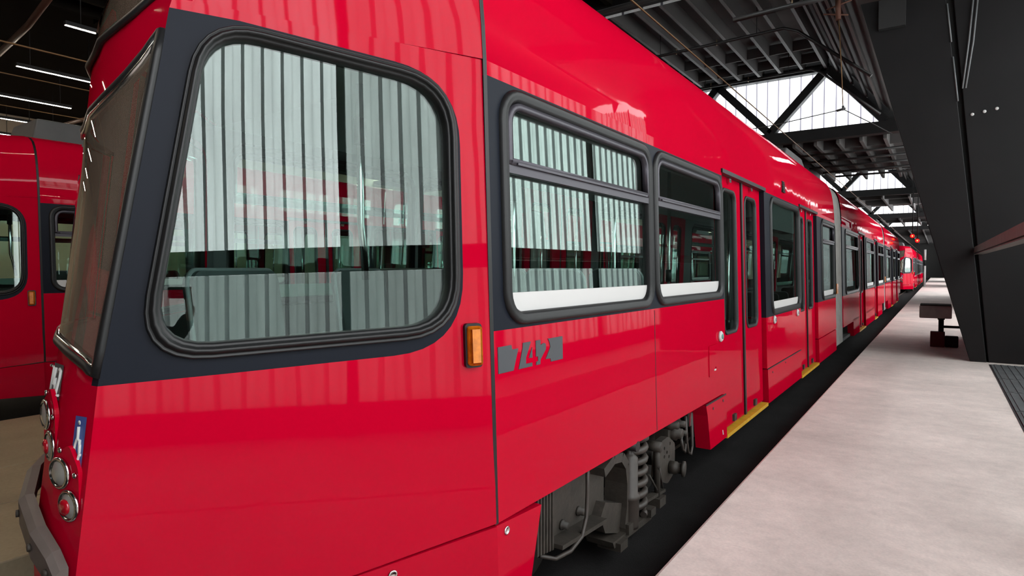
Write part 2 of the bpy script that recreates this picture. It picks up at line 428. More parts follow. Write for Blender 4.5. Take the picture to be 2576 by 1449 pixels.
def seat(par, x, y, z, wd, rz=0):
    """double seat: cushion, back with rounded top; faces +Y before rotation"""
    rot = Matrix.Translation((x, y, z)) @ Matrix.Rotation(rz, 4, 'Z')
    b = MB(); lp = rrect(-wd/2, wd/2, .35, .86, (0.03, 0.03, 0.07, 0.07))
    b.panel([lp], lambda a, c, d: rot @ Vector((a, d-.12-(c-.4)*.12, c)), .05)
    o = b.build('seat_back', 'seat', par, bevel=.012)
    MB().tube([rot @ Vector((a, -.145-(c-.4)*.12, c)) for a, c in inset(lp, -.004)], .011, 6, closed=True).build('seat_edge', 'grey', o)
    c = MB(); c.hull8([rot @ Vector(p) for p in ((-wd/2,-.12,.34),(wd/2,-.12,.34),(wd/2,.33,.36),(-wd/2,.33,.36))], [rot @ Vector(p) for p in ((-wd/2,-.12,.42),(wd/2,-.12,.42),(wd/2,.33,.45),(-wd/2,.33,.45))])
    c.hull8([rot @ Vector(p) for p in ((-.1,-.05,0),(.1,-.05,0),(.1,.2,0),(-.1,.2,0))], [rot @ Vector(p) for p in ((-.1,-.05,.35),(.1,-.05,.35),(.1,.2,.35),(-.1,.2,.35))])
    c.build('seat_cushion', 'seat', par, bevel=.02)
def pole(par, x, y, z0, z1, bend=0):
    p = MB(); pts = [(x, y, z0)]
    if bend: pts = [(x-bend*.6, y+bend, z0), (x-bend*.3, y+bend*.5, z0+.16), (x, y, z0+.26)]
    pts.append((x, y, z1)); p.tube(pts, .017, 10)
    o = p.build('grab_pole', 'chrome', par)
    MB().tube([(x, y, z0+.62), (x, y, z0+.74)], .028, 10).build('pole_collar', 'rubber', o)

def bogie(par, ys, mir=1):
    b0 = MB(); X = -1.62
    # frame side plate with bottom flange and drop arm
    b0.panel([[(2.66,.36),(3.12,.33),(3.30,.31),(3.30,.80),(2.66,.80)]], lambda a, b, d: Vector((X+d, a, b)), .10)
    b0.bar((X+.03, 2.64, .355), (X+.03, 3.14, .325), .14, .022)
    fr = b0.build('bogie', 'under', par)
    a = MB(); arc = [(3.12,.60),(3.25,.645),(3.36,.63),(3.43,.56),(3.455,.45),(3.45,.30),(3.42,.18)]
    for (p, q) in zip(arc, arc[1:]): a.bar((X+.02, p[0], p[1]), (X+.02, q[0], q[1]), .055, .15, upv=(1,0,0))
    a.panel([[(3.14,.33),(3.20,.22),(3.40,.15),(3.46,.20),(3.44,.32),(3.2,.40)]], lambda y, z, d: Vector((X+.06+d, y, z)), .12)
    a.build('drop_arm', 'under', fr)
    bt = MB()
    bt.hull8([(X-.08,3.24,.125),(X+.10,3.24,.125),(X+.10,3.80,.11),(X-.08,3.80,.11)], [(X-.08,3.22,.165),(X+.10,3.22,.165),(X+.10,3.82,.155),(X-.08,3.82,.155)])
    bt.box(X-.02, X+.13, 3.26, 3.36, .10, .15); bt.box(X+.04, X+.12, 3.40, 3.47, .15, .21); bt.box(X, X+.13, 3.72, 3.80, .15, .20)
    bt.build('spring_seat', 'under', fr)
    c = MB(); pts = []
    for i in range(0, 121):
        t = i/120; an = t*7*2*math.pi; pts.append((X+.01+.085*math.cos(an), 3.68+.085*math.sin(an), .175+t*.50))
    c.tube(pts, .023, 8); c.build('coil_spring', 'spring', fr)
    k = MB(); k.lathe((X+.01, 3.68, .66), (0,0,1), [(.001,0),(.11,0),(.11,.03),(.07,.05),(.07,.12),(.001,.12)], 20); k.build('spring_cap', 'under', fr)
    d = MB(); d.lathe((X+.075, 3.50, .16), (0,0,1), [(.001,0),(.058,0),(.06,.02),(.06,.17),(.066,.18),(.066,.205),(.052,.215),(.052,.43),(.03,.45),(.02,.46),(.02,.52),(.001,.52)], 18); d.build('damper', 'spring', fr)
    e = MB(); e.tube([(X-.03, 3.50, .665), (X+.13, 3.50, .665)], .034, 12); e.box(X-.02, X+.10, 3.44, 3.56, .68, .75); e.build('damper_eye', 'rubber', fr)
    f = MB()
    for i in range(6): f.box(X-.10, X+.055, 2.475+i*.028, 2.49+i*.028, .36-.004*i, .78)
    f.box(X-.12, X+.02, 2.46, 2.66, .35, .78); f.build('heater_box', 'under', fr)
    h = MB(); h.tube([(X+.09,2.92,.76),(X+.09,2.92,.55),(X+.09,2.91,.42),(X+.10,2.84,.34),(X+.09,2.74,.30),(X+.07,2.62,.30),(X+.03,2.53,.34)], .011, 8); h.build('hose', 'spring', fr)
    for yy, zz in ((2.80,.395),(2.98,.41)): MB().lathe((X-.0, yy, zz), (1,0,0), [(.001,.04),(.020,.04),(.020,.012),(.027,.012),(.027,0),(.001,0)][::-1], 12).build('bolt', 'under', fr)
    # brake hanger beyond the spring
    g = MB(); pl = rpoly([(4.00,.30),(4.20,.22),(4.34,.27),(4.34,.48),(4.20,.56),(4.06,.55)], .03, 3)
    hl = [[(yy+.013*math.cos(q*math.pi/4), zz+.013*math.sin(q*math.pi/4)) for q in range(8)] for yy, zz in ((4.13,.49),(4.18,.45),(4.13,.43),(4.22,.41),(4.24,.50))]
    g.panel([pl]+hl, lambda a, b, d: Vector((X+.06+d, a, b)), .05); g.build('brake_plate', 'under', fr)
    cyl = MB(); cyl.lathe((X+.06, 4.24, .33), (1, .12, 0), [(.001,0),(.046,0),(.046,.05),(.038,.055),(.038,.09),(.055,.09),(.055,.105),(.02,.112),(.001,.112)], 18); cyl.build('brake_cylinder', 'under', fr)
    r1 = MB(); r1.tube([(X+.06,3.97,.56),(X+.06,4.0,.40),(X+.06,4.0,.16)], .022, 8); r1.tube([(X+.08,3.80,.40),(X+.06,4.02,.21)], .008, 6); r1.tube([(X+.08,3.98,.40),(X+.06,4.10,.22)], .008, 6)
    r1.bar((X+.05,3.78,.225),(X+.05,4.12,.20), .05, .02); r1.box(X+.02, X+.10, 3.95, 4.06, .13, .19); r1.lathe((X+.0,3.96,.545),(1,0,0),[(.001,0),(.035,0),(.035,.1),(.001,.1)],12)
    r1.build('brake_linkage', 'under', fr)
    cn = MB()
    for yy, zz, rr in ((4.38,.60,.04),(4.46,.52,.055),(4.52,.58,.035),(4.57,.50,.03)): cn.lathe((X-.04,yy,zz),(1,0,0),[(.001,0),(rr,0),(rr,.07),(rr*.7,.08),(rr*.7,.11),(.001,.11)],14)
    cn.box(X-.1, X, 4.36, 4.62, .46, .72); cn.build('cable_connector', 'under', fr)
    lo = MB()
    lo.tube([(X+.04,4.62,.62),(X+.05,4.625,.42),(X+.05,4.66,.33),(X+.05,4.72,.30),(X+.05,4.755,.36),(X+.04,4.76,.62)], .012, 8); lo.tube([(X+.06,4.46,.50),(X+.07,4.48,.40),(X+.07,4.52,.37),(X+.06,4.56,.42)], .012, 8)
    lo.build('cable_loop', 'spring', fr)
    pt = MB(); pt.box(X+.03, X+.045, 4.70, 4.76, .52, .70); pt.build('label_plate', 'chrome', fr)
    for yy in (2.75, 4.42): MB().lathe((X-.30, yy, .34), (1,0,0), [(.001,0),(.33,0),(.33,.03),(.30,.05),(.30,.10),(.08,.10),(.08,.18),(.001,.18)], 32).build('wheel', 'under', fr)
    return fr

def build_tram():
    t = thing('tram', 'red tram numbered 742 filling the foreground beside the pale platform', 'tram', (XC, 2.0, 0), 'red trams in the depot')
    # ---------------- sections of the body
    A = [(2.047, 5.40, 1.49, 2.55, .69, [(2.13, 3.80, 'vent', True), (3.835, 5.365, 'vent', True)]),
         (6.95, 8.95, 1.225, 2.575, .68, [(7.20, 8.92, 'plain', True)]),
         (10.38, 12.35, 1.235, 2.56, .68, [(10.80, 12.28, 'vent', True)])]
    section(t, 'A', 2.047, 12.35, A, [(5.40, 6.95), (8.95, 10.38)], [(4.84, 5.40, .10), (6.98, 8.93, .02), (10.40, 12.33, .02)])
    B = [(13.35, 16.25, 1.22, 2.56, .62, [(13.75, 16.15, 'vent', False)]), (17.75, 20.45, 1.22, 2.56, .62, [(17.95, 20.35, 'vent', True)]), (21.5, 24.15, 1.22, 2.56, .62, [(21.6, 24.1, 'vent', True)])]
    section(t, 'B', 13.35, 24.15, B, [(16.25, 17.75), (20.45, 21.5)], [(15.0, 16.25, .1), (17.78, 20.4, .02), (21.5, 23.2, .02)])
    Cc = [(24.75, 27.75, 1.25, 2.56, .62, [(25.0, 27.55, 'vent', True)]), (28.95, 31.0, 1.25, 2.56, .62, [(29.05, 30.9, 'vent', True)]), (32.2, 34.5, 1.25, 2.56, .62, [(32.3, 34.4, 'vent', True)])]
    section(t, 'C', 24.75, 34.5, Cc, [(27.75, 28.95), (31.0, 32.2)], [(25.9, 27.7, .1), (29.0, 30.95, .02), (32.2, 33.2, .02)])
    for ya, yb in ((12.35, 13.35), (24.15, 24.75)):
        g = MB(); rows = []; n = int((yb-ya)/.16)*2
        for k in range(n+1):
            y = ya+(yb-ya)*k/n; s = .90 if k % 2 else .985
            rr = [Vector((XC+(p.x-XC)*s, p.y, p.z if p.z < 2.6 else 2.6+(p.z-2.6)*(.90 if k % 2 else .97))) for p in ([SR(y, .34), SR(y, 1.5)]+roofrow(y)+[SL(y, 1.5), SL(y, .34)])]
            rows.append(rr)
        g.grid(rows, 0, False); g.build('gangway_bellows', 'bellow', t, label='grey folded bellows between two car bodies')
    e = MB(); e.face([SR(34.5, .62), SL(34.5, .62), SL(34.5, 2.61)]+roofrow(34.5)[::-1][1:-1]+[SR(34.5, 2.61)], 0); e.build('end_wall', 'red', t)
    # ---------------- nose shell
    m = MB()
    fo = rpoly([(1.262,1.452),(.140,1.482),(.128,2.508),(1.045,2.575)], [.22,.24,.24,.20])
    core = rpoly([(1.0,1.405),(.122,1.430),(.112,2.516),(.92,2.576)], [0,.30,.27,0], 9)
    core = [p for k, p in enumerate(core) if k == 0 or (Vector(p)-Vector(core[k-1])).length > 1e-5]
    band = [(corner(1.398), 1.398)]+core+[(corner(2.576), 2.576), (corner(2.0), 2.0), (corner(1.7), 1.7)]
    hole = inset(fo, .012)
    m.panel([band, hole], nose, .045, 1, 2)
    # red area of the flank: everything outside the black band
    redpoly = [(0.002, .695), (0.002, 2.61), (corner(2.61), 2.61)]+[(corner(2.576), 2.576)]+core[::-1]+[(corner(1.398), 1.398), (corner(1.1), 1.1), (corner(.845), .845), (corner(.66), .62), (.591, .637)]
    m.panel([redpoly], nose, .045, 0, 2)
    # lower skirt round the nose
    # far flank with its own window
    fh = rpoly([(.10,1.52),(.86,1.50),(.78,2.48),(.12,2.46)], [.15]*4)
    m.panel([[(0,.69),(1,.69),(1,2.61),(0,2.61)], fh], farnose, .045, 0, 2)
    # front face
    us = [0,.5,1,2,3,4,5,5.5,6]
    WT = lambda u: 2.505-.078*min(u, 3.4); WB = lambda u: 1.432+.030*min(u, 3.4)
    def mixz(t): return lambda u: WB(u)*(1-t)+WT(u)*t
    zrow = [lambda u, z=z: z for z in (.45,.66,.845,1.12,1.398)]+[WB, mixz(.33), mixz(.66), WT]+[lambda u, z=z: z for z in (2.576, 2.61)]
    nf = MB(); nf.grid([[front(u, zf(u)) for u in us] for zf in zrow], lambda i, j: 1 if (4 <= i <= 7 and j == 0) else 0, True, skip=lambda i, j: 5 <= i <= 7 and 1 <= j <= 6)
    nf.grid([[front(u, zf(u), -.03) for u in us] for zf in zrow], 2, True, skip=lambda i, j: 5 <= i <= 7 and 1 <= j <= 6)
    # upper nose above the crease
    ups = [(2.61, 1.0, 0), (2.75, 1, .004), (2.88, 1, .010), (3.0, 1, .022), (3.1, 1, .042), (3.16, 1, .062), (3.22, 1, .095), (3.28, 1, .15), (3.33, 1, .24), (3.37, 1, .40), (3.39, 1, .58), (3.40, 1, .8)]
    rows = []
    cen = Vector((XC, 2.04, 0))
    zr = dict((z, x) for z, x in ROOF)
    def seamx(z):
        for (a, xa), (b, xb) in zip(ROOF, ROOF[1:]):
            if a <= z <= b: return xa+(xb-xa)*(z-a)/(b-a)
        return ROOF[-1][1]
    for z, _, k in ups:
        pts = [Vector((seamx(z) if z > 2.62 else SR(2.035, z).x, 2.035, z))]
        base = [nose(corner(z)*f, z) for f in (.33, .66, .94)]+[front(u, z) for u in us]+[farnose(.66, min(z, 2.61)), farnose(.33, min(z, 2.61))]
        xs = pts[0].x
        for p in base:
            q = Vector((p.x, p.y, z)); d = Vector((XC, 2.035, z))-q; pts.append(q+d*k*(.999 if k < .9 else 1))
        for kk in (1, 2, 3): pass
        pts.append(Vector((2*XC-xs, 2.035, z)))
        rows.append(pts)
    nu = len(rows[0])
    m.grid(rows, 0, True)
    m.face(rows[-1], 0, True)
    ns = m.build('nose_shell', ['red', 'black', 'liner'], t); nf.build('nose_front', ['red', 'black', 'liner'], t)
    # seam rubber between nose and body
    s = MB()
    loop = [(.015,.69),(.015,2.61)]
    s.grid([[Vector((SR(y, z).x+dx, y, z)) for z in (.69, 1.5, 2.61)]+[Vector((x+dx, y, z)) for z, x in ROOF[1:]] for y, dx in ((2.029, .0005), (2.032, .003), (2.051, .003), (2.054, .0005))], 0, False)
    s.build('seam_rubber', 'rubber', t)
    # crease line: thin shadow gap between black corner and windscreen
    # nose side window
    gl = rpoly([(1.205,1.505),(.185,1.535),(.172,2.462),(1.012,2.528)], [.17,.19,.19,.15])
    wf = MB().frame(fo, gl, nose, [(0,0.0),(0.05,0.018),(0.16,0.022),(0.22,0.014),(0.30,0.016),(0.42,0.030),(0.60,0.034),(0.72,0.024),(0.78,0.012),(0.86,0.014),(1,0.0),(1,-0.05)])
    wf = wf.build('window_frame', 'rubber', t)
    pm = MB(); n = 22
    for dd in (0, -.006):
        rows = []
        for b in (0, .25, .5, .75, 1):
            al = 1.215*(1-b)+1.025*b; row = []
            for k in range(n+1):
                q = k/n; a = al*(1-q)+.175*q; row.append(nose(a, (1.495+.03*q)*(1-b)+(2.535-.07*q)*b, -.016-.052*(a-.62)**2+dd))
            rows.append(row)
        pm.grid(rows, 0, True)
    pm.build('pane', 'noseglass', wf)
    ff = MB().frame(fh, inset(fh, .04), farnose, [(0,0),(.2,.02),(.7,.02),(1,0),(1,-.05)]).build('window_frame', 'rubber', t)
    MB().panel([inset(fh, .03)], lambda a, b, d: farnose(a, b, d-.022), .006).build('pane', 'glass', ff)
    # windscreen
    def fr_loop(u0, u1, z0, z1, n=14):
        L = [(u0+(u1-u0)*i/n, z0) for i in range(n)]+[(u1, z0+(z1-z0)*i/n) for i in range(n)]+[(u1-(u1-u0)*i/n, z1) for i in range(n)]+[(u0, z1-(z1-z0)*i/n) for i in range(n)]
        return L
    g = MB(); uu = [.30,.5,1,1.5,2,3,4,5,5.75]
    g.grid([[front(u, WB(u)*(1-q)+WT(u)*q, .004) for u in uu] for q in (.008, .25, .5, .75, .992)], 0, True)
    ws = g.build('windscreen', 'fglass', t)
    fr = MB(); lp = fr_loop(.34, 5.7, .012, .988)
    fr.tube([front(u, WB(u)*(1-q)+WT(u)*q, .006) for u, q in lp], .009, 8, closed=True)
    fr.build('windscreen_frame', 'chrome', ws)
    ed = MB(); lp = fr_loop(.2, 5.85, -.01, 1.01)
    ed.tube([front(u, WB(u)*(1-q)+WT(u)*q, .003) for u, q in lp], .016, 8, closed=True); ed.build('windscreen_rubber', 'rubber', ws)
    # destination display above the windscreen
    d = MB(); uu = [.8,1,1.5,2,3,4,5.2]
    def up(u, z, off=0):
        zz = [q[0] for q in ups]; kk = [q[2] for q in ups]
        k = 0
        for i in range(len(zz)-1):
            if zz[i] <= z <= zz[i+1]: k = kk[i]+(kk[i+1]-kk[i])*(z-zz[i])/(zz[i+1]-zz[i])
        p = front(u, z, off); return p+(Vector((XC, 2.035, z))-p)*k
    DB = lambda u: 2.70-.060*min(u, 3.4); DT = lambda u: 3.06-.02*min(u, 3.4)
    d.grid([[up(u, DB(u)*(1-q)+DT(u)*q, .012) for u in uu] for q in (0, .33, .66, 1)], 0, True)
    dd = d.build('destination_display', 'fglass', t)
    lp = fr_loop(.7, 5.3, -.02, 1.02)
    MB().tube([up(u, DB(u)*(1-q)+DT(u)*q, .012) for u, q in lp], .011, 6, closed=True).build('display_frame', 'rubber', dd)
    bk = MB(); bk.grid([[up(u, DB(u)*(1-q)+DT(u)*q, .004) for u in uu] for q in (0, .33, .66, 1)], 0, True); bk.build('display_board', 'dark', dd)
    # nose skirt with slanted rear edge, wraps to the front
    k = MB()
    def skirtmap(a, b, d=0): return nose(a, b, d) if a > 0 else SR(2.035-a, b, d)
    for poly in ([(-.355,.662),(0,.682),(0,.30),(-.235,.30)], [(0,.682),(.591,.630),(corner(.58),.585),(corner(.40),.40),(corner(.3),.30),(0,.30)]):
        k.panel([poly], lambda a, b, d: (nose(a, b, d) if poly[1][0] >= .5 else SR(2.035-a, b, d)), .05)
    k.grid([[front(u, z) for u in us] for z in (.30, .46)], 0, True)
    kk = k.build('nose_skirt', 'red', t)
    for a, b in ((.455, .600), (-.075, .640)):
        bo = MB(); p = skirtmap(a, b); nrm = skirtmap(a, b, 1)-p
        bo.lathe(p, nrm, [(.019,0),(.019,.004),(.013,.006),(.011,.002),(.001,.002)], 16); bo.build('skirt_screw', 'chrome', kk)
    # bumper plank
    b = MB(); rows = []
    for u in (.2, 1, 2, 3, 4, 5, 6):
        zb = .775+.055*min(u, 3.4); rows.append([front(u, zb, .016), front(u, zb, .045), front(u, zb+.075, .055), front(u, zb+.09, .04), front(u, zb+.09, .016)])
    V = b.grid(rows, 0, False); b.face(rows[0]); b.face(rows[-1]); b.grid([[r[4] for r in rows], [r[0] for r in rows]], 0, False)
    bp = b.build('front_bumper', 'bumper', t)
    for u in (1, 2, 3, 4): 
        MB().lathe(front(u, .81+.055*min(u, 3.4), .049), front(u, .75, 1)-front(u, .75, 0), [(.012,0),(.012,.008),(.001,.009)], 8).build('bumper_bolt', 'under', bp)
    # headlamp clusters
    for u, z in ((1.32, 1.085), (2.75, 1.235)):
        o = front(u, z, .0); ax = (front(u, z, 1)-front(u, z, 0)).normalized(); tx = Vector((0,0,1)).cross(ax).normalized()
        pm = lambda a, b, dd, o=o, ax=ax, tx=tx: o+tx*a+Vector((0,0,b))+ax*(dd+.006)
        pl = MB().panel([rpoly([(-.065,-.05),(-.02,-.14),(.065,-.10),(.065,.07),(.02,.14),(-.065,.085)], .02, 4)], pm, .012).build('lamp_plate', 'red', t)
        for (a, b, rr) in ((-.022, .048, .040), (.020, -.046, .040)):
            q = pm(a, b, 0)
            MB().lathe(q, ax, [(rr+.009,0),(rr+.009,.007),(rr,.011),(rr,.004)], 24).build('lamp_bezel', 'chrome', pl)
            MB().lathe(q, ax, [(rr,.003),(rr*.9,.009),(rr*.5,.014),(.001,.016)], 24).build('lamp_lens', 'lens', pl)
        MB().lathe(pm(.018, -.046, .012), ax, [(.024,0),(.024,.006),(.014,.010),(.001,.011)], 20).build('tail_lens', 'redlens', pl, label='red tail lamp lens')
        for a, b in ((-.02,.118),(.02,-.118),(.05,.05)): MB().lathe(pm(a, b, 0), ax, [(.009,0),(.008,.005),(.001,.006)], 10).build('lamp_screw', 'chrome', pl)
    # amber side repeater
    a = MB().panel([rrect(.052, .128, 1.352, 1.530, .015)], lambda x, y, d: nose(x, y, d+.018), .018).build('indicator_lamp', 'rubber', t)
    a2 = MB(); lo = rrect(.060, .120, 1.362, 1.520, .012); li = inset(lo, .012)
    a2.frame(lo, li, nose, [(0,.018),(0,.036),(1,.044)]); a2.panel([li], lambda x, y, d: nose(x, y, d+.044), .004)
    a2.build('indicator_lens', 'amber', a, label='amber indicator lens')
    for yy in (12.38, 24.45):
        a = MB().panel([rrect(yy-.10, yy+.10, 1.30, 1.48, .015)], lambda x, y, d: SR(x, y, d+.03), .03); a.build('indicator_lamp', 'amber', t, label='amber indicator lamp at the gangway')
    # side number, red digits left free between grey shapes
    polys = [[(2.077,1.421),(2.177,1.421),(2.182,1.401),(2.23,1.401),(2.189,1.309),(2.078,1.309)],
      [(2.267,1.421),(2.332,1.421),(2.289,1.354),(2.287,1.326),(2.339,1.325),(2.339,1.309),(2.229,1.309),(2.264,1.398)],
      [(2.341,1.394),(2.342,1.347),(2.314,1.349)],
      [(2.373,1.421),(2.412,1.421),(2.413,1.396),(2.430,1.402),(2.448,1.403),(2.460,1.396),(2.459,1.373),(2.409,1.33),(2.407,1.309),(2.372,1.309),(2.375,1.324),(2.39,1.326),(2.389,1.348),(2.372,1.347)],
      [(2.48,1.420),(2.616,1.420),(2.614,1.309),(2.503,1.309),(2.498,1.325),(2.455,1.327),(2.492,1.369),(2.499,1.380),(2.495,1.400)]]
    m = MB()
    for p in polys: m.panel([p], lambda a, b, d: SR(a, b, d+.003), .003)
    m.build('number_decal', 'decal', t, label='grey number 742 sticker on the side')
    # front number: pale digits on a dark plate
    m = MB(); u0, u1, z0, z1 = 2.1, 1.35, 1.30, 1.41
    fm = lambda a, b, d=0: front(3.15-.75*a, 1.335+.11*b, d)
    m.grid([[fm(a/8, b, .004) for a in range(9)] for b in (0, .5, 1)], 0, True)
    fp = m.build('front_number_plate', 'decal', t, label='dark plate with pale number 742 on the front')
    dg = MB()
    strokes = [[(.10,.86),(.30,.86),(.20,.12)], [(.48,.88),(.38,.40),(.60,.40)], [(.56,.60),(.56,.12)], [(.70,.76),(.78,.88),(.90,.82),(.90,.66),(.70,.14),(.94,.14)]]
    for st in strokes: dg.tube([fm(a, b, .006) for a, b in st], .0045, 6)
    dg.build('front_number', 'decalw', fp)
    # wheelchair sticker near the corner
    st = MB(); fs = lambda a, b, d=0: front(1.25-.80*a, 1.155+.15*b, d)
    st.grid([[fs(a/4, b, .004) for a in range(5)] for b in (0, .5, 1)], 0, True); so = st.build('wheelchair_sticker', 'blue', t, label='blue wheelchair sticker')
    wy = MB()
    wy.tube([fs(.42,.80,.007),(fs(.44,.56,.007)),fs(.66,.54,.007),fs(.76,.26,.007),fs(.86,.26,.007)], .0045, 6)
    wy.tube([fs(.50+.26*math.cos(R(q)), .34+.24*math.sin(R(q)), .007) for q in range(110, 391, 20)], .004, 6)
    wy.lathe(fs(.42,.88,.006), (0,-1,0), [(.007,0),(.007,.002),(.001,.002)], 10)
    wy.build('wheelchair_symbol', 'decalw', so)
    # buttons, locks, vent, seam lines
    for y, z in ((5.25,1.18),(7.32,1.18),(8.68,1.18)):
        p = SR(y, z); bt = MB(); bt.lathe(p, (1,0,T), [(.046,0),(.046,.012),(.034,.022),(.022,.02),(.001,.02)], 22)
        bt = bt.build('door_button', 'white', t)
        if y < 6 : MB().lathe(p+Vector((.02,0,0)), (1,0,T), [(.021,0),(.019,.008),(.001,.009)], 18).build('button_cap', 'green', bt, label='green button centre')
        else: MB().lathe(p+Vector((.02,0,0)), (1,0,T), [(.021,0),(.019,.006),(.001,.007)], 18).build('button_cap', 'grey', bt)
    m = MB(); hl = rrect(5.05,5.11,.915,.945,.004,2)
    m.panel([rrect(4.93,5.19,.88,1.13,.012), hl], lambda a, b, d: SR(a, b, d+.006), .006)
    lk = m.build('lock_cover', 'red', t)
    MB().panel([rrect(5.055,5.105,.917,.93,.002,1)], lambda a, b, d: SR(a, b, d+.008), .004).build('lock_latch', 'white', lk)
    m = MB()
    for i in range(8): m.panel([[(7.86+.006*i,2.66+.018*i),(8.0+.006*i,2.66+.018*i),(8.0+.006*i,2.671+.018*i),(7.86+.006*i,2.671+.018*i)]], lambda a, b, d: Vector((-1.536-(b-2.61)*.163+d+.012, a, b)), .02)
    m.build('air_vent', 'dark', t)
    for lp in ([(3.809,.70),(3.815,.70),(3.815,1.48),(3.809,1.48)], [(4.84,.664),(5.39,.664),(5.39,.676),(4.84,.676)], [(6.98,.664),(8.93,.664),(8.93,.674),(6.98,.674)]):
        MB().panel([lp], lambda a, b, d: SR(a, b, d+.0015), .004).build('panel_gap', 'dark', t)
    for y, z in ((5.02,.615),(5.30,.63),(7.2,.61),(7.9,.63)): MB().lathe(SR(y, z), (1,0,T), [(.012,0),(.01,.004),(.001,.005)], 10).build('skirt_screw', 'under', t)
    MB().panel([[(5.27,.345),(5.29,.345),(5.275,.385),(5.262,.385)]], lambda a, b, d: SR(a, b, d+.003), .003).build('jacking_mark', 'white', t, label='small white mark on the skirt')
    # dark display box in the third window
    m = MB().panel([rrect(7.34,8.78,2.205,2.50,.03)], lambda a, b, d: SR(a, b, d-.035), .14); m.build('side_display', 'dark', t)
    # ---------------- inside
    m = MB(); m.box(-3.66,-1.55,2.06,5.36,.80,.88); m.box(-3.66,-1.55,5.36,12.3,.30,.36); m.box(-3.66,-1.55,13.4,34.4,.30,.36); m.box(-3.66,-1.55,5.30,5.36,.36,.88)
    m.hull8([(-3.5,2.06,.80),(-1.55,2.06,.80),(-2.02,1.02,.80),(-2.85,1.3,.80)], [(-3.5,2.06,.88),(-1.55,2.06,.88),(-2.02,1.02,.88),(-2.85,1.3,.88)])
    m.build('cabin_floor', 'ifloor', t)
    m = MB(); m.box(-3.2,-2.0,2.06,12.3,.70,.79); m.box(-3.2,-2.0,13.4,34.4,.40,.5)
    m.build('underframe', 'dark', t)
    m = MB(); m.face([Vector((-1.6,2.05,2.6)), Vector((-2.05,1.10,2.56)), Vector((-2.55,1.1,2.56)), Vector((-3.55,2.05,2.6))]); m.build('cab_ceiling', 'inner', t)
    seat(t, -2.62, 1.78, .88, .74, R(-62)); seat(t, -2.80, 2.72, .88, .80, R(-62))
    for y in (3.55, 4.45): seat(t, -3.2, y, .88, .8, 0); seat(t, -2.0, y, .88, .42, 0)
    seat(t, -3.2, 7.6, .36, .8, 0); seat(t, -3.2, 8.4, .36, .8, math.pi)
    for y in (14.2, 15.2, 18.6, 19.6, 22.2, 25.6, 26.6, 29.6): seat(t, -3.2, y, .36, .8, 0)
    for x, y, z0, b in ((-2.2,1.95,1.70,.06),(-2.2,3.19,1.55,.02),(-2.2,4.65,1.55,.02),(-2.2,5.9,1.0,.0),(-2.2,8.0,.36,0),(-2.2,15.0,.36,0),(-2.2,19.0,.36,0)): pole(t, x, y, z0, 2.70, b)
    # driver's desk behind the windscreen
    m = MB(); m.hull8([(-2.15,.95,.88),(-2.6,1.02,.88),(-2.7,1.30,.88),(-2.2,1.22,.88)], [(-2.12,.93,1.38),(-2.58,1.0,1.38),(-2.7,1.28,1.32),(-2.2,1.2,1.32)]); m.build('driver_desk', 'grey', t)
    # roof equipment
    m = MB()
    m.hull8([(-3.1,2.15,3.30),(-2.1,2.15,3.30),(-2.1,4.9,3.30),(-3.1,4.9,3.30)], [(-3.0,2.25,3.66),(-2.2,2.25,3.66),(-2.2,4.8,3.66),(-3.0,4.8,3.66)])
    m.build('roof_box', 'roofbox', t, bevel=.02)
    for ya, yb in ((9.6,12.0),(26.5,29.0)):
        m = MB(); m.hull8([(-3.3,ya,3.28),(-1.9,ya,3.28),(-1.9,yb,3.28),(-3.3,yb,3.28)], [(-3.2,ya+.9,3.66),(-2.0,ya+.9,3.66),(-2.0,yb-.3,3.66),(-3.2,yb-.3,3.66)]); m.build('roof_box', 'roofbox', t, bevel=.02)
    bogie(t, 0)
    return t

def children(o): return [c for c in bpy.data.objects if c.parent == o]
def dup(root, off, label, skip=()):
    kids = {}
    for c in bpy.data.objects:
        if c.parent: kids.setdefault(c.parent, []).append(c)
    r = root.copy(); COL.objects.link(r); r.location = root.location+Vector(off); r['label'] = label
    def rec(src, dst):
        for c in kids.get(src, []):
            if c.name.split('.')[0] in skip: continue
            n = c.copy(); COL.objects.link(n); n.parent = dst; n.matrix_parent_inverse = c.matrix_parent_inverse.copy(); rec(c, n)
    rec(root, r); return r

tram = build_tram()
dup(tram, (-7.1, .75, -.03), 'red tram on the next track at the left edge of the photo', skip=('number_decal', 'front_number_plate', 'front_number', 'jacking_mark'))
dup(tram, (0, 50.5, 0), 'distant red tram facing this way behind the long foreground tram', skip=('number_decal', 'front_number_plate', 'jacking_mark'))

dup(tram, (-7.1, -37.2, -.03), 'red tram end mirrored in the windscreen, standing behind the left tram', skip=('number_decal', 'front_number_plate', 'jacking_mark'))

# ================================================================== SETTING
m = MB(); m.box(-26, 3.4, -40, 132, -.10, 0); struct(m.build('floor', 'asphalt'))
m = MB()
m.box(-1.16, 3.2, -10, 130, 0, .20); pl = m.build('platform_right', 'conc', bevel=.02); struct(pl)
m = MB()
for a, b in ((-5.05,-4.05),(-5.97,-5.07),(-7.85,-5.99)): m.box(a, b, -10, 130, 0, .20)
struct(m.build('platform_left', 'floorb', bevel=.01))
m = MB(); m.box(-5.07,-5.05,-10,130,0,.19); m.box(-5.99,-5.97,-10,130,0,.19); struct(m.build('trim_1', 'groove'))
for i, x in enumerate((-3.1, -2.1)):
    m = MB(); m.box(x-.035, x+.035, -10, 130, 0, .03); struct(m.build('trim_%d' % (i+2), 'rail'))
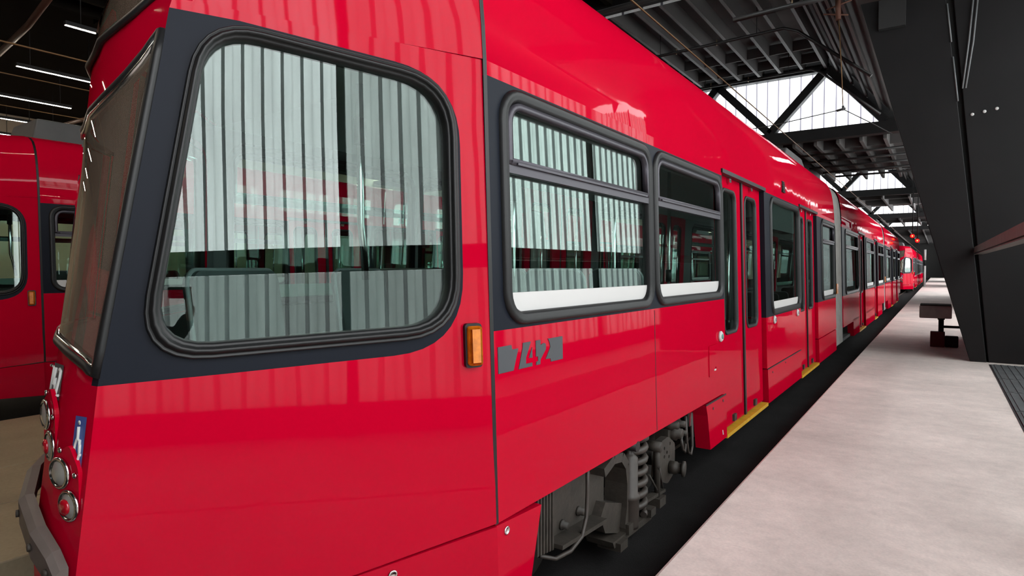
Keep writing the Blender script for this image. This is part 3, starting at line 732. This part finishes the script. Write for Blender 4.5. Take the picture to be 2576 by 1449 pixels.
# steel tread plates along the platform
yy = [12.52, 10.92, 9.77, 8.52, 7.75, 6.9, 6.0, 5.1, 4.2]
for k, (b, a) in enumerate(zip(yy, yy[1:])):
    m = MB(); m.box(.712, 1.9, a+.012, b-.012, .201, .212)
    for i in range(14): m.box(.75+i*.085, .79+i*.085, a+.03, b-.03, .212, .218)
    tag(m.build('tread_plate', 'grate'), ['ribbed steel plate in the platform right at the column foot', 'second ribbed steel plate out from the column foot', 'third ribbed steel plate out from the column foot', 'fourth ribbed steel plate out from the column foot, at the photo edge'][k] if k < 4 else 'ribbed steel plate in the platform beyond the right photo edge', 'floor plate', 'ribbed plates along the platform')
m = MB(); m.box(.690, .712, -10, 12.55, .199, .203); struct(m.build('trim_4', 'groove'))

# ---- right wall of ribbed translucent sheets
X_W = 3.2
def ribbed(name, p0, du, dv, wd, ht, pitch, joint, dep, sheet='sheet'):
    """vertical ribbed sheet: p0 corner, du along, dv up, dep = joint fin direction"""
    m = MB(); p0 = Vector(p0); du = Vector(du); dv = Vector(dv); dep = Vector(dep); n = max(1, int(round(wd/pitch))); pt = wd/n
    for i in range(n):
        a = i*pt
        for (s, e, d0, d1, mi) in ((0, joint*.5, .035, .035, 1), (joint*.5, joint*.5+.01, .035, 0, 1), (joint*.5+.01, pt*.5-.02, 0, 0, 0), (pt*.5-.02, pt*.5, 0, .012, 0), (pt*.5, pt*.5+.02, .012, 0, 0), (pt*.5+.02, pt-joint*.5-.01, 0, 0, 0), (pt-joint*.5-.01, pt-joint*.5, 0, .035, 1), (pt-joint*.5, pt, .035, .035, 1)):
            q = [p0+du*(a+s)+dep*d0, p0+du*(a+e)+dep*d1]
            m.face([q[0], q[1], q[1]+dv*ht, q[0]+dv*ht], mi)
    return m.build(name, [sheet, 'joint'])
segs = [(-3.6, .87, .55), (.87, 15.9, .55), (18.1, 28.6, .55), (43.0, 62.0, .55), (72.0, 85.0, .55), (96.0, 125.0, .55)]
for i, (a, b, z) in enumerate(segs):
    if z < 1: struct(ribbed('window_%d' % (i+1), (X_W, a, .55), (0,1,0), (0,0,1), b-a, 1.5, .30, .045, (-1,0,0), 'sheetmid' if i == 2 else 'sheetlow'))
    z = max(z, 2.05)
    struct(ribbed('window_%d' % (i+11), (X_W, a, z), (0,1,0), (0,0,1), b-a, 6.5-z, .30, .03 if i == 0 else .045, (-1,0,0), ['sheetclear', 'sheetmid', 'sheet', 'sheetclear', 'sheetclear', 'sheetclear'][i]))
m = MB(); m.box(X_W, X_W+.15, -40, 132, 0, .55); prev = -40
for a, b, z in segs+[(132, 132, 1)]:
    if a > prev: m.box(X_W, X_W+.15, prev, a, .55, 6.7)
    if z > 1: m.box(X_W, X_W+.15, a, b, .55, z)
    prev = b
struct(m.build('wall_right', 'wall'))
m = MB(); m.box(.80, 2.05, 13.32, 17.6, .2, 6.5); struct(m.build('wall_core', 'wall'))
y = -2.91
k = 10
while y < 21:
    m = MB(); m.box(X_W-.14, X_W-.04, y-.06, y+.06, .2, 6.5); struct(m.build('trim_%d' % k, 'steel')); k += 1; y += 3.78
m = MB(); m.box(X_W-.12, X_W-.04, -3, 21, 2.05, 2.33); struct(m.build('trim_%d' % k, 'steel')); k += 1
# ---- remaining shell
m = MB(); m.box(-26.2, -26, -40, 132, 0, 7); struct(m.build('wall_left', 'wallwarm'))
m = MB(); m.box(-26, 3.4, -40.2, -40, 0, 7); struct(m.build('wall_back', 'wallwarm'))
m = MB(); m.box(-26, 3.4, 132, 132.2, 0, 7); struct(m.build('wall_front', 'wall'))

ZL, ZH = 6.62, 8.75     # low deck, high deck
XL, XR1, XR2 = -12.0, -3.25, -1.6
highs = [(10.7, 24.0), (34.5, 44.0), (54.5, 64.0), (74.5, 84.0)]
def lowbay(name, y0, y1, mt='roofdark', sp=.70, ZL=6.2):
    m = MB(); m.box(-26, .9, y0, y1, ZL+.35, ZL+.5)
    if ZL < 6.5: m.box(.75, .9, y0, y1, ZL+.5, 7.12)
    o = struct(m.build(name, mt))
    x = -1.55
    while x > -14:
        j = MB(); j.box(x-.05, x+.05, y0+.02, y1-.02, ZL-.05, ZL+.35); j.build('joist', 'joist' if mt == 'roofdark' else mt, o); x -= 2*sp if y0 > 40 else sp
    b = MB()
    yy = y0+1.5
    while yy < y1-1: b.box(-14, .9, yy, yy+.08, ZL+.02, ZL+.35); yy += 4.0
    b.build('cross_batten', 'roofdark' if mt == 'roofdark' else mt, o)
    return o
def highbay(name, y0, y1):
    m = MB()
    # flat deck, right slope, left slope
    m.hull8([(XL+1.5,y0,ZH+.30),(XR1,y0,ZH+.30),(XR1,y1,ZH+.30),(XL+1.5,y1,ZH+.30)], [(XL+1.5,y0,ZH+.45),(XR1,y0,ZH+.45),(XR1,y1,ZH+.45),(XL+1.5,y1,ZH+.45)])
    m.hull8([(XR1,y0,ZH+.30),(XR2+.2,y0,ZL+.35),(XR2+.2,y1,ZL+.35),(XR1,y1,ZH+.30)], [(XR1,y0,ZH+.45),(XR2+.35,y0,ZL+.5),(XR2+.35,y1,ZL+.5),(XR1,y1,ZH+.45)])
    m.hull8([(XL,y0,ZL+.35),(XL+1.5,y0,ZH+.30),(XL+1.5,y1,ZH+.30),(XL,y1,ZL+.35)], [(XL-.15,y0,ZL+.5),(XL+1.5,y0,ZH+.45),(XL+1.5,y1,ZH+.45),(XL-.15,y1,ZL+.5)])
    m.box(-26, XL, y0, y1, ZL+.35, ZL+.5); m.box(XR2+.2, .9, y0, y1, ZL+.35, ZL+.5)
    o = struct(m.build(name, 'roofdark'))
    n = 0; x = XR1-.05
    while x > XL+1.6 and n < 14:
        j = MB(); j.box(x-.045, x+.045, y0+.05, y1-.05, ZH-.15, ZH+.30); j.build('joist', 'joist', o); x -= .70; n += 1
    for f in (.22, .45, .68, .9):
        xx = XR1+(XR2+.2-XR1)*f; zz = ZH+.30+(ZL+.35-ZH-.30)*f
        j = MB(); j.bar((xx-.10, y0+.05, zz-.08), (xx-.10, y1-.05, zz-.08), .06, .14); j.build('joist', 'joist', o)
    b = MB()
    for yy in (y0+1.4, y0+1.9, y1-1.1, y1-2.6):
        x = XR1-.05
        while x > XL+2.4: b.box(x-.655, x-.045, yy, yy+.06, ZH-.08, ZH+.24); x -= .70
    b.build('joist_blocking', 'roofdark', o)
    return o
def truss(y, label):
    t = thing('roof_truss', label, 'truss', (-5.05, y, 6.4), 'roof trusses under the skylights')
    def ch(p, q, wd, ht, nm): MB().bar((p[0], y, p[1]), (q[0], y, q[1]), wd, ht, upv=(0,1,0)).build(nm, 'steel', t)
    MB().box(-13, 2.9, y-.18, y+.18, 6.20, 6.58).build('bottom_chord', 'steel', t)
    MB().box(XL+1.4, XR1+.05, y-.15, y+.15, 8.52, 8.76).build('top_chord', 'steel', t)
    MB().bar((XR1, y, 8.60), (XR2+.05, y, 6.62), .26, .22, upv=(0,1,0)).build('end_chord', 'steel', t)
    MB().bar((XL+1.5, y, 8.60), (XL-.05, y, 6.62), .26, .22, upv=(0,1,0)).build('end_chord', 'steel', t)
    for p, q in (((-5.10,6.60),(-3.30,8.56)), ((-5.10,6.60),(-6.95,8.56)), ((-8.7,6.6),(-6.95,8.56)), ((-8.7,6.6),(-10.45,8.56))):
        MB().bar((p[0], y, p[1]), (q[0], y, q[1]), .26, .30, upv=(0,1,0)).build('diagonal', 'steel', t)
def skylight(i, y):
    m = MB(); x = XL; pt = .375
    f = MB()
    def top(x, dz):
        if x > XR1: return 8.62+dz+(x-XR1)/(XR2-XR1)*(6.60-8.62)
        if x < XL+1.5: return 6.60+dz+(x-XL)/1.5*(8.62-6.60)
        return 8.62+dz
    zb = 6.45
    while x < XR2+.4:
        for a, b, mi in ((0, pt-.045, 0), (pt-.045, pt, 1)):
            za, zc = max(top(x+a, 0), zb), max(top(x+b, 0), zb)
            if max(za, zc) > zb: m.face([(x+a, y, zb), (x+b, y, zb), (x+b, y, zc), (x+a, y, za)], mi)
            f.face([(x+a, y+.02, za), (x+b, y+.02, zc), (x+b, y+.02, zc+.9), (x+a, y+.02, za+.9)])
        x += pt
    struct(m.build('window_%d' % i, ['sheet', 'skyjoint'])); struct(f.build('trim_%d' % (i+80), 'dark'))
lows = [(-40, 10.7), (24.0, 34.5), (44.0, 54.5), (64.0, 74.5), (84.0, 132.0)]
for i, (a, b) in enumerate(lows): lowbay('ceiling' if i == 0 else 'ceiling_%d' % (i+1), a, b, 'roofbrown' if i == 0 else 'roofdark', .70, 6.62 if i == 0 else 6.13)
tl = ['nearest roof truss, big dark V braces before the first bright skylight', 'second roof truss, small V braces in the second skylight', 'third roof truss, seen as a thin dark strip with slivers of light', 'farthest roof truss, just above the red signal lamps']
for i, (a, b) in enumerate(highs):
    highbay('ceiling_%d' % (i+6), a, b); truss(b-.25, tl[i]); skylight(20+2*i, b+.05); skylight(21+2*i, a-.02)
m = MB(); m.box(-13, 3.2, 10.45, 10.7, 6.5, 7.05); struct(m.build('trim_5', 'steel'))

m = MB(); m.box(.9, 3.4, -40, 132, 6.97, 7.12); struct(m.build('ceiling_60', 'roofdark'))

# ---- leaning steel column at the right
c = thing('steel_column', 'huge black V-shaped steel column leaning over the platform at the right', 'column', (.6, 12.9, .2))
Y0 = 12.8
m = MB(); m.hull8([(.454,Y0,.2),(.676,Y0,.2),(-.006,Y0,6.5),(-1.25,Y0,6.5)], [(.454,Y0+.5,.2),(.676,Y0+.5,.2),(-.006,Y0+.5,6.5),(-1.25,Y0+.5,6.5)]); m.build('left_leg', 'steel', c, bevel=.01)
m = MB(); m.hull8([(.70,Y0+.03,.2),(2.05,Y0+.03,.2),(1.6,Y0+.03,6.5),(.10,Y0+.03,6.5)], [(.70,Y0+.5,.2),(2.05,Y0+.5,.2),(1.6,Y0+.5,6.5),(.10,Y0+.5,6.5)]); m.build('right_leg', 'steel', c, bevel=.01)
m = MB(); m.hull8([(.60,Y0+.12,.2),(.78,Y0+.12,.2),(.3,Y0+.12,6.5),(-.2,Y0+.12,6.5)], [(.60,Y0+.45,.2),(.78,Y0+.45,.2),(.3,Y0+.45,6.5),(-.2,Y0+.45,6.5)]); m.build('web', 'dark', c)
for x, z in ((.41,4.31),(.57,4.335),(.73,4.36)):
    MB().lathe((x, Y0+.03, z), (0,-1,0), [(.026,0),(.026,.012),(.015,.018),(.001,.018)], 12).build('bolt_head', 'white', c, label='pale bolt head')
for dx in (0, .06):
    MB().tube([(.40+dx, Y0-.01, 6.4), (.34+dx, Y0-.01, 5.5), (.27+dx*.7, Y0-.01, 4.75)], .013, 8).build('conduit', 'grey', c)
for a, b in ((6.2, 5.55), (5.3, 4.55)):
    MB().tube([(.682-(a-.2)*.108, Y0-.01, a), (.682-(b-.2)*.108, Y0-.01, b)], .012, 8).build('edge_rod', 'grey', c)
MB().box(-.95, -.55, Y0-.12, Y0-.002, 5.95, 6.45).build('gusset_box', 'dark', c)
m = MB(); m.bar((.525, 12.79, 2.06), (.575, 4.3, 2.05), .10, .10); r = m.build('beam', 'railtube')
g = thing('guard_rail', 'brown grey steel rail running forward from the black column', 'railing', (.55, 4.35, .2)); r.name = 'rail_beam'; r.parent = g; r.matrix_parent_inverse = pinv(g)
MB().bar((.535, 12.79, 1.99), (.583, 4.3, 1.98), .115, .012).build('rail_lip', 'railtube', g)
MB().bar((.575, 4.35, .2), (.575, 4.35, 2.0), .09, .09, upv=(0,1,0)).build('rail_post', 'railtube', g)

# ---- grey tray on a stand behind the column
s = thing('tray_stand', 'grey tray on a black stand with a dark red foot on the platform', 'stand', (.03, 15, .2))
m = MB(); m.panel([rrect(-.30,.22,.79,1.03,.02)], lambda a, b, d: Vector((a, 15+d, b)), .55)
m.build('tray', 'boxgrey', s, bevel=.008)
MB().box(-.29, .21, 14.43, 14.99, 1.03, 1.055).build('tray_rim', 'dark', s)
MB().tube([(.055,14.9,.2),(.055,14.9,.80)], .045, 12).build('stand_post', 'dark', s)
m = MB(); m.tube([(.055,14.9,.60),(.40,14.9,.60)], .025, 8); m.build('cross_bar', 'dark', s)
m = MB(); m.lathe((.055,14.9,.74),(0,0,1),[(.001,0),(.06,0),(.06,.02),(.045,.03),(.06,.04),(.06,.06),(.001,.06)],14); m.build('post_collar', 'dark', s)
m = MB(); m.box(-.12,.12,14.80,15.0,.2,.50); m.build('foot_box', 'basered', s, bevel=.01)
MB().box(.12,.34,14.84,15.0,.2,.42).build('foot_weight', 'dark', s, bevel=.02)

# ---- strip lights over the left tracks
for i, (x, y0, y1) in enumerate(((-12.6,4.5,6.1),(-15.98,4.81,6.42),(-19.0,5.05,6.90),(-21.86,5.4,7.12),(-24.4,5.7,7.32))):
    lb = ['strip light nearest the tram roof, topmost on the left', 'second strip light down from the top left', 'third strip light down, cut off by the left photo edge', 'fourth strip light down at the left photo edge', 'lowest and shortest looking strip light at the far left'][i]
    t = thing('strip_light', lb, 'ceiling light', (x, (y0+y1)/2, 6.05), 'strip lights under the dark left roof')
    MB().box(x-.05, x+.05, y0, y1, 6.0, 6.07).build('light_housing', 'dark', t)
    MB().box(x-.014, x+.014, y0+.01, y1-.01, 5.992, 6.001).build('light_tube', 'led', t)
    for yy in (y0+.25, y1-.25): MB().tube([(x, yy, 6.07), (x, yy, 6.98)], .008, 6).build('hanger_rod', 'dark', t)

for yr, xs in ((-6.4, (-6.0,)), (-2.6, (-6.0, -12.6, -15.98, -19.0, -21.86, -24.4)), (.2, (-6.0,)), (11.6, (-12.6, -15.98, -19.0, -21.86, -24.4))):  # unseen lamps added to light the left tram, floor and tram front
    for x in xs:
        t = thing('strip_light', 'unseen strip light added to brighten the left side, over the left tracks', 'ceiling light', (x, yr+.8, 6.05), 'added strip lights out of view over the left tracks')
        MB().box(x-.05, x+.05, yr, yr+1.6, 6.0, 6.07).build('light_housing', 'dark', t)
        MB().box(x-.014, x+.014, yr+.01, yr+1.59, 5.992, 6.001).build('light_tube', 'led', t)
        for yy in (yr+.25, yr+1.35): MB().tube([(x, yy, 6.07), (x, yy, 6.98 if yr < 10 else 7.0)], .008, 6).build('hanger_rod', 'dark', t)

# ---- overhead wires
def wirething(name, label, pts, r, mt, group='overhead wires'):
    o = MB().tube(pts, r, 6).build(name, mt); return tag(o, label, 'wire', group)
tag(MB().tube([(-2.6, y, 4.46) for y in range(-8, 130, 6)], .010, 6).build('contact_wire', 'wire'), 'copper contact wire running above the foreground tram', 'wire', 'overhead wires')
wirething('span_wire', 'thin span wire crossing the first bright skylight', [(-7.0,12.5,4.25),(-2.6,12.5,4.47),(-1.46,12.5,4.60),(-1.0,12.6,4.3),(-.72,12.78,4.12)], .009, 'wired')
wirething('hanger_wire', 'upright wire hanging from the ceiling to the span wire joint', [(-1.46,12.5,4.62),(-1.50,12.5,5.4),(-1.56,12.5,6.35)], .009, 'wire')
m = MB(); m.tube([(-1.56,12.5,4.585),(-1.42,12.5,4.61)], .022, 8); m.tube([(-1.46,12.5,4.58),(-1.46,12.5,4.66)], .02, 8)
tag(m.build('wire_clamp', 'wired'), 'dark clamp joining the span wire and the hanging wire', 'clamp', 'overhead wires')
m = MB(); m.tube([(-1.56,12.5,6.2),(-1.57,12.5,6.6)], .045, 8)
for a, b in (((-1.8,12.5,6.35),(-1.4,12.5,6.25)),((-1.75,12.5,6.42),(-1.35,12.5,6.5))): m.tube([a, b], .014, 6)
tag(m.build('wire_bracket', 'pipered'), 'rusty ceiling bracket holding the hanging wire', 'bracket')
for i, x in enumerate((-9.7, -15.2, -18.2)):
    tag(MB().tube([(x, -6, 4.6 if i == 0 else 5.6), (x, 34, 4.6 if i == 0 else 5.6)], .012, 6).build('contact_wire', 'wire'), ['copper contact wire above the neighbouring left tram', 'copper wire below the second strip light on the left', 'copper wire below the third strip light on the left'][i], 'wire', 'overhead wires')

# ---- sprinkler pipes
def pipe(label, pts, r, heads=(), mt='pipe', hang=()):
    t = thing('sprinkler_pipe', label, 'pipe', pts[0], 'sprinkler pipes under the roof')
    MB().tube(pts, r, 8).build('pipe_run', mt, t)
    for x, y, z, zt in hang: MB().tube([(x, y, z), (x, y, zt)], .010, 6).build('pipe_hanger', 'dark', t)
    for p in heads:
        MB().tube([(p[0], p[1], p[2]+(.06 if p[2] < 6.1 else .16)), (p[0], p[1], p[2]-.02)], .014, 6).build('sprinkler_head', 'brass', t)
    return t
pipe('black sprinkler pipe along the near low roof edge, top of the photo', [(-9,10.35,6.42),(-1.2,10.35,6.48)], .05, [(-5.6,10.35,6.42)])
pipe('black sprinkler pipe across the ceiling at the very top beside the column', [(-3.35,12.35,6.55),(-1.1,12.35,6.6)], .05, [(-2.3,12.35,6.55)])
pipe('long black sprinkler pipe crossing the ribbed ceiling and bending down right', [(-8.6,18.2,8.22),(-6.0,18.2,8.25),(-3.6,18.2,8.30),(-3.25,18.2,8.15),(-1.5,18.2,6.65)], .045, [(-5.4,18.2,8.22),(-6.6,18.2,8.2)], hang=[(-4.3,18.2,8.28,9.06),(-7.1,18.2,8.23,9.06)])
pipe('black sprinkler pipe just before the top chord of the nearest truss', [(-9.5,22.6,8.30),(-3.6,22.6,8.36),(-3.3,22.6,8.2),(-1.6,22.6,6.6)], .04, [(-5.6,22.6,8.3),(-6.9,22.6,8.3)], hang=[(-4.3,22.6,8.34,9.06),(-7.1,22.6,8.32,9.06)])
for i, y in enumerate((25.6, 27.2, 28.8, 30.4, 32.0)):
    pipe(['first', 'second', 'third', 'fourth', 'fifth'][i]+' small sprinkler pipe behind the nearest truss, counted from the truss', [(-5.2+.3*i, y, 6.0), (.6, y, 6.02)], .045, [(-2.6-.35*i, y, 5.98), (-1.6, y, 5.98)])
t = pipe('thick rusty pipe crossing the dark roof in the top left corner', [(-11.0,3.9,6.1),(-13.3,4.2,6.05),(-17,4.5,6.0)], .055, (), 'pipered', [(-16.5,4.47,6.0,6.98),(-11.2,3.92,6.1,6.98)])
pipe('thin brown pipe below the strip lights by the left tram roof', [(-22.5,7.5,6.0),(-17.5,7.5,5.9)], .06, (), 'pipered', [(-22,7.5,6.0,6.98),(-18,7.5,5.9,6.98)])

# ---- red signal lamps in the distance
for i, (x, z) in enumerate(((-1.22, 3.53), (-.99, 3.27))):
    t = thing('signal_lamp', ['upper left red signal lamp glowing above the distant tram', 'lower right red signal lamp glowing above the distant tram'][i], 'signal lamp', (x, 40, z), 'red signal lamps over the platform edge')
    MB().box(x-.10, x+.10, 40.03, 40.2, z-.10, z+.10).build('lamp_housing', 'dark', t)
    MB().lathe((x, 40.03, z), (0,-1,0), [(.095,0),(.09,.04),(.001,.06)], 18).build('lamp_lens', 'sigred', t)
    MB().lathe((x, 39.97, z), (0,-1,0), [(.03,0),(.025,.02),(.001,.03)], 12).build('lamp_core', 'sigcore', t)
    MB().tube([(x, 40.1, z+.10), (x, 40.1, 6.98)], .025, 8).build('hanging_rod', 'dark', t)
o = thing('marker_post', 'white and black marker post far down the platform edge', 'post', (-1.0, 64, .2))
MB().tube([(-1.0,64,.2),(-1.0,64,2.0)], .09, 10).build('post_lower', 'white', o)
MB().tube([(-1.0,64,2.0),(-1.0,64,2.5)], .092, 10).build('post_band', 'dark', o)
MB().tube([(-1.0,64,2.5),(-1.0,64,3.4)], .09, 10).build('post_upper', 'white', o)

# ================================================================== photographer, seen mirrored in the nose window
fwd = Vector((-.569, .822, 0)); rgt = Vector((.822, .569, 0)); O = Vector((0, 0, 0))
def W(f, r, z): return fwd*f+rgt*r+Vector((0, 0, z))
ph = MB(); lp = rrect(-.078, .078, -.037, .037, .01, 4)
ph.panel([lp], lambda a, b, d: W(-.012+d, a+.0, 1.75+b), .009); ph = ph.build('smartphone', 'phone')
tag(ph, 'black phone held up sideways, mirrored in the big nose window', 'phone')
PX = -.37
p = thing('person', 'person in dark jacket holding a phone up, mirrored in the nose window', 'person', W(-.50, PX, .2))
def skin(name, verts, edges, radii, mt, par, root=0, sub=2):
    me = bpy.data.meshes.new(name); me.from_pydata([tuple(v) for v in verts], edges, []); me.update()
    o = bpy.data.objects.new(name, me); COL.objects.link(o)
    md = o.modifiers.new('skin', 'SKIN'); md.use_smooth_shade = True
    sv = me.skin_vertices[0].data
    for i, r in enumerate(radii): sv[i].radius = (r, r) if not hasattr(r, '__len__') else r; sv[i].use_root = (i == root)
    s = o.modifiers.new('sub', 'SUBSURF'); s.levels = sub; s.render_levels = sub
    me.materials.append(M[mt]); o.parent = par; o.matrix_parent_inverse = pinv(par); return o
B0 = -.50
Q = lambda f, r, z: W(f, r+PX, z)
V = [Q(B0,0,1.14), Q(B0,0,1.30), Q(B0+.01,0,1.46), Q(B0,0,1.58), Q(B0+.03,0,1.66), Q(B0+.04,0,1.76), Q(B0+.02,0,1.88),
     Q(B0,-.17,1.55), Q(B0,.17,1.55), Q(B0+.0,-.27,1.30), W(B0+.20,.13,1.45), Q(B0+.10,-.25,1.06), W(B0+.37,.15,1.60),
     Q(B0+.13,-.24,.98), W(B0+.42,.14,1.67), Q(B0,-.09,1.05), Q(B0,.09,1.05), Q(B0+.02,-.11,.66), Q(B0+.02,.11,.66), Q(B0-.01,-.12,.29), Q(B0-.01,.12,.29), Q(B0+.12,-.14,.235), Q(B0+.12,.14,.235)]
E = [(0,1),(1,2),(2,3),(3,4),(4,5),(5,6),(3,7),(3,8),(7,9),(9,11),(11,13),(8,10),(10,12),(12,14),(0,15),(0,16),(15,17),(17,19),(16,18),(18,20),(19,21),(20,22)]
rad = [.145,.135,.15,.09,.055,.085,.075,.062,.062,.050,.050,.036,.036,.028,.028,.09,.09,.062,.062,.042,.042,.034,.034]
skin('body', V, E, rad, 'skin', p)
ij = [0,1,2,3,4,7,8,9,10,11,12]; mp = {v: i for i, v in enumerate(ij)}
skin('jacket', [V[i] for i in ij], [(mp[a], mp[b]) for a, b in E if a in mp and b in mp], [rad[i]*1.0+.022 for i in ij], 'jacket', p)
ij = [0,15,16,17,18,19,20]; mp = {v: i for i, v in enumerate(ij)}
skin('trousers', [V[i]+Vector((0,0,.03 if i > 18 else 0)) for i in ij], [(mp[a], mp[b]) for a, b in E if a in mp and b in mp], [rad[i]+.016 for i in ij], 'trousers', p)
f = MB(); rows = []; hc = Q(B0+.035, 0, 1.805)
for a in range(0, 10):
    th = math.pi*(.02+.70*a/9); rows.append([hc+fwd*(.108*math.sin(th)*math.cos(q*math.pi/12))+rgt*(.096*math.sin(th)*math.sin(q*math.pi/12))+Vector((0,0,.125*math.cos(th))) for q in range(24)])
f.grid(rows, 0, True, True, skip=lambda i, j: i > 3 and (j < 5 or j > 18)); f.build('hair', 'hair', p)
for sx in (-.03, .03): MB().lathe(Q(B0+.115, sx, 1.80), fwd, [(.011,0),(.008,.006),(.001,.008)], 10).build('eye', 'white', p)
f = MB(); f.tube([Q(B0+.115,0,1.80), Q(B0+.14,0,1.76), Q(B0+.12,0,1.755)], [.008,.014,.010], 8); f.build('face_nose', 'skin', p)
f = MB(); f.tube([Q(B0+.118,-.022,1.722), Q(B0+.124,0,1.722), Q(B0+.118,.022,1.722)], .006, 6); f.build('mouth', 'basered', p)
for sx in (-.088, .088):
    f = MB(); f.lathe(Q(B0+.03, sx, 1.77), rgt*(1 if sx > 0 else -1), [(.028,0),(.024,.012),(.001,.01)], 10); f.build('ear', 'skin', p)
# raised hand closing on the right end of the phone
hv = [W(B0+.385,.145,1.625), W(-.060,.100,1.715), W(-.050,.098,1.742)]; he = [(0,1),(1,2)]; hr = [.031,.033,.026]
for dz, ln in ((.030,.052),(.012,.058),(-.006,.054),(-.022,.044)):
    i = len(hv)
    hv += [W(-.040, .100, 1.746+dz), W(-.010, .094, 1.752+dz), W(-.0005, .094-ln*.45, 1.754+dz*.9)]
    he += [(2, i), (i, i+1), (i+1, i+2)]; hr += [.0095, .0085, .0072]
i = len(hv); hv += [W(-.052,.078,1.722), W(-.033,.052,1.712)]; he += [(1, i), (i, i+1)]; hr += [.011, .009]
skin('hand', hv, he, hr, 'skin', p, 0, 1)
# hanging hand
b = Q(B0+.13,-.24,.98); hv = [b, b+Vector((0,0,-.07)), b+Vector((0,0,-.10))]; he = [(0,1),(1,2)]; hr = [.027,.034,.028]
for k, ln in enumerate((.075,.085,.080,.062)):
    i = len(hv); o = fwd*(.030-.020*k)
    hv += [b+o+Vector((0,0,-.115)), b+o+Vector((0,0,-.115-ln*.55))+rgt*.006, b+o+Vector((0,0,-.115-ln))+rgt*.02]
    he += [(2, i), (i, i+1), (i+1, i+2)]; hr += [.0095, .0085, .0072]
i = len(hv); hv += [b+fwd*.042+Vector((0,0,-.06)), b+fwd*.055+Vector((0,0,-.105))]; he += [(1, i), (i, i+1)]; hr += [.011, .009]
skin('hand', hv, he, hr, 'skin', p, 0, 1)
for sd in (-1, 1):
    m = MB(); m.grid([[Q(B0+.05+x*a, .13*sd+.045*y_*a, z) for x, y_ in ((-.11,-.8),(-.11,.8),(0,1),(.10,1),(.15,.5),(.15,-.5),(.10,-1),(0,-1))] for z, a in ((.2,1),(.235,1.03),(.27,.9),(.29,.5))], 0, True, True)
    m.build('shoe', 'shoe', p)
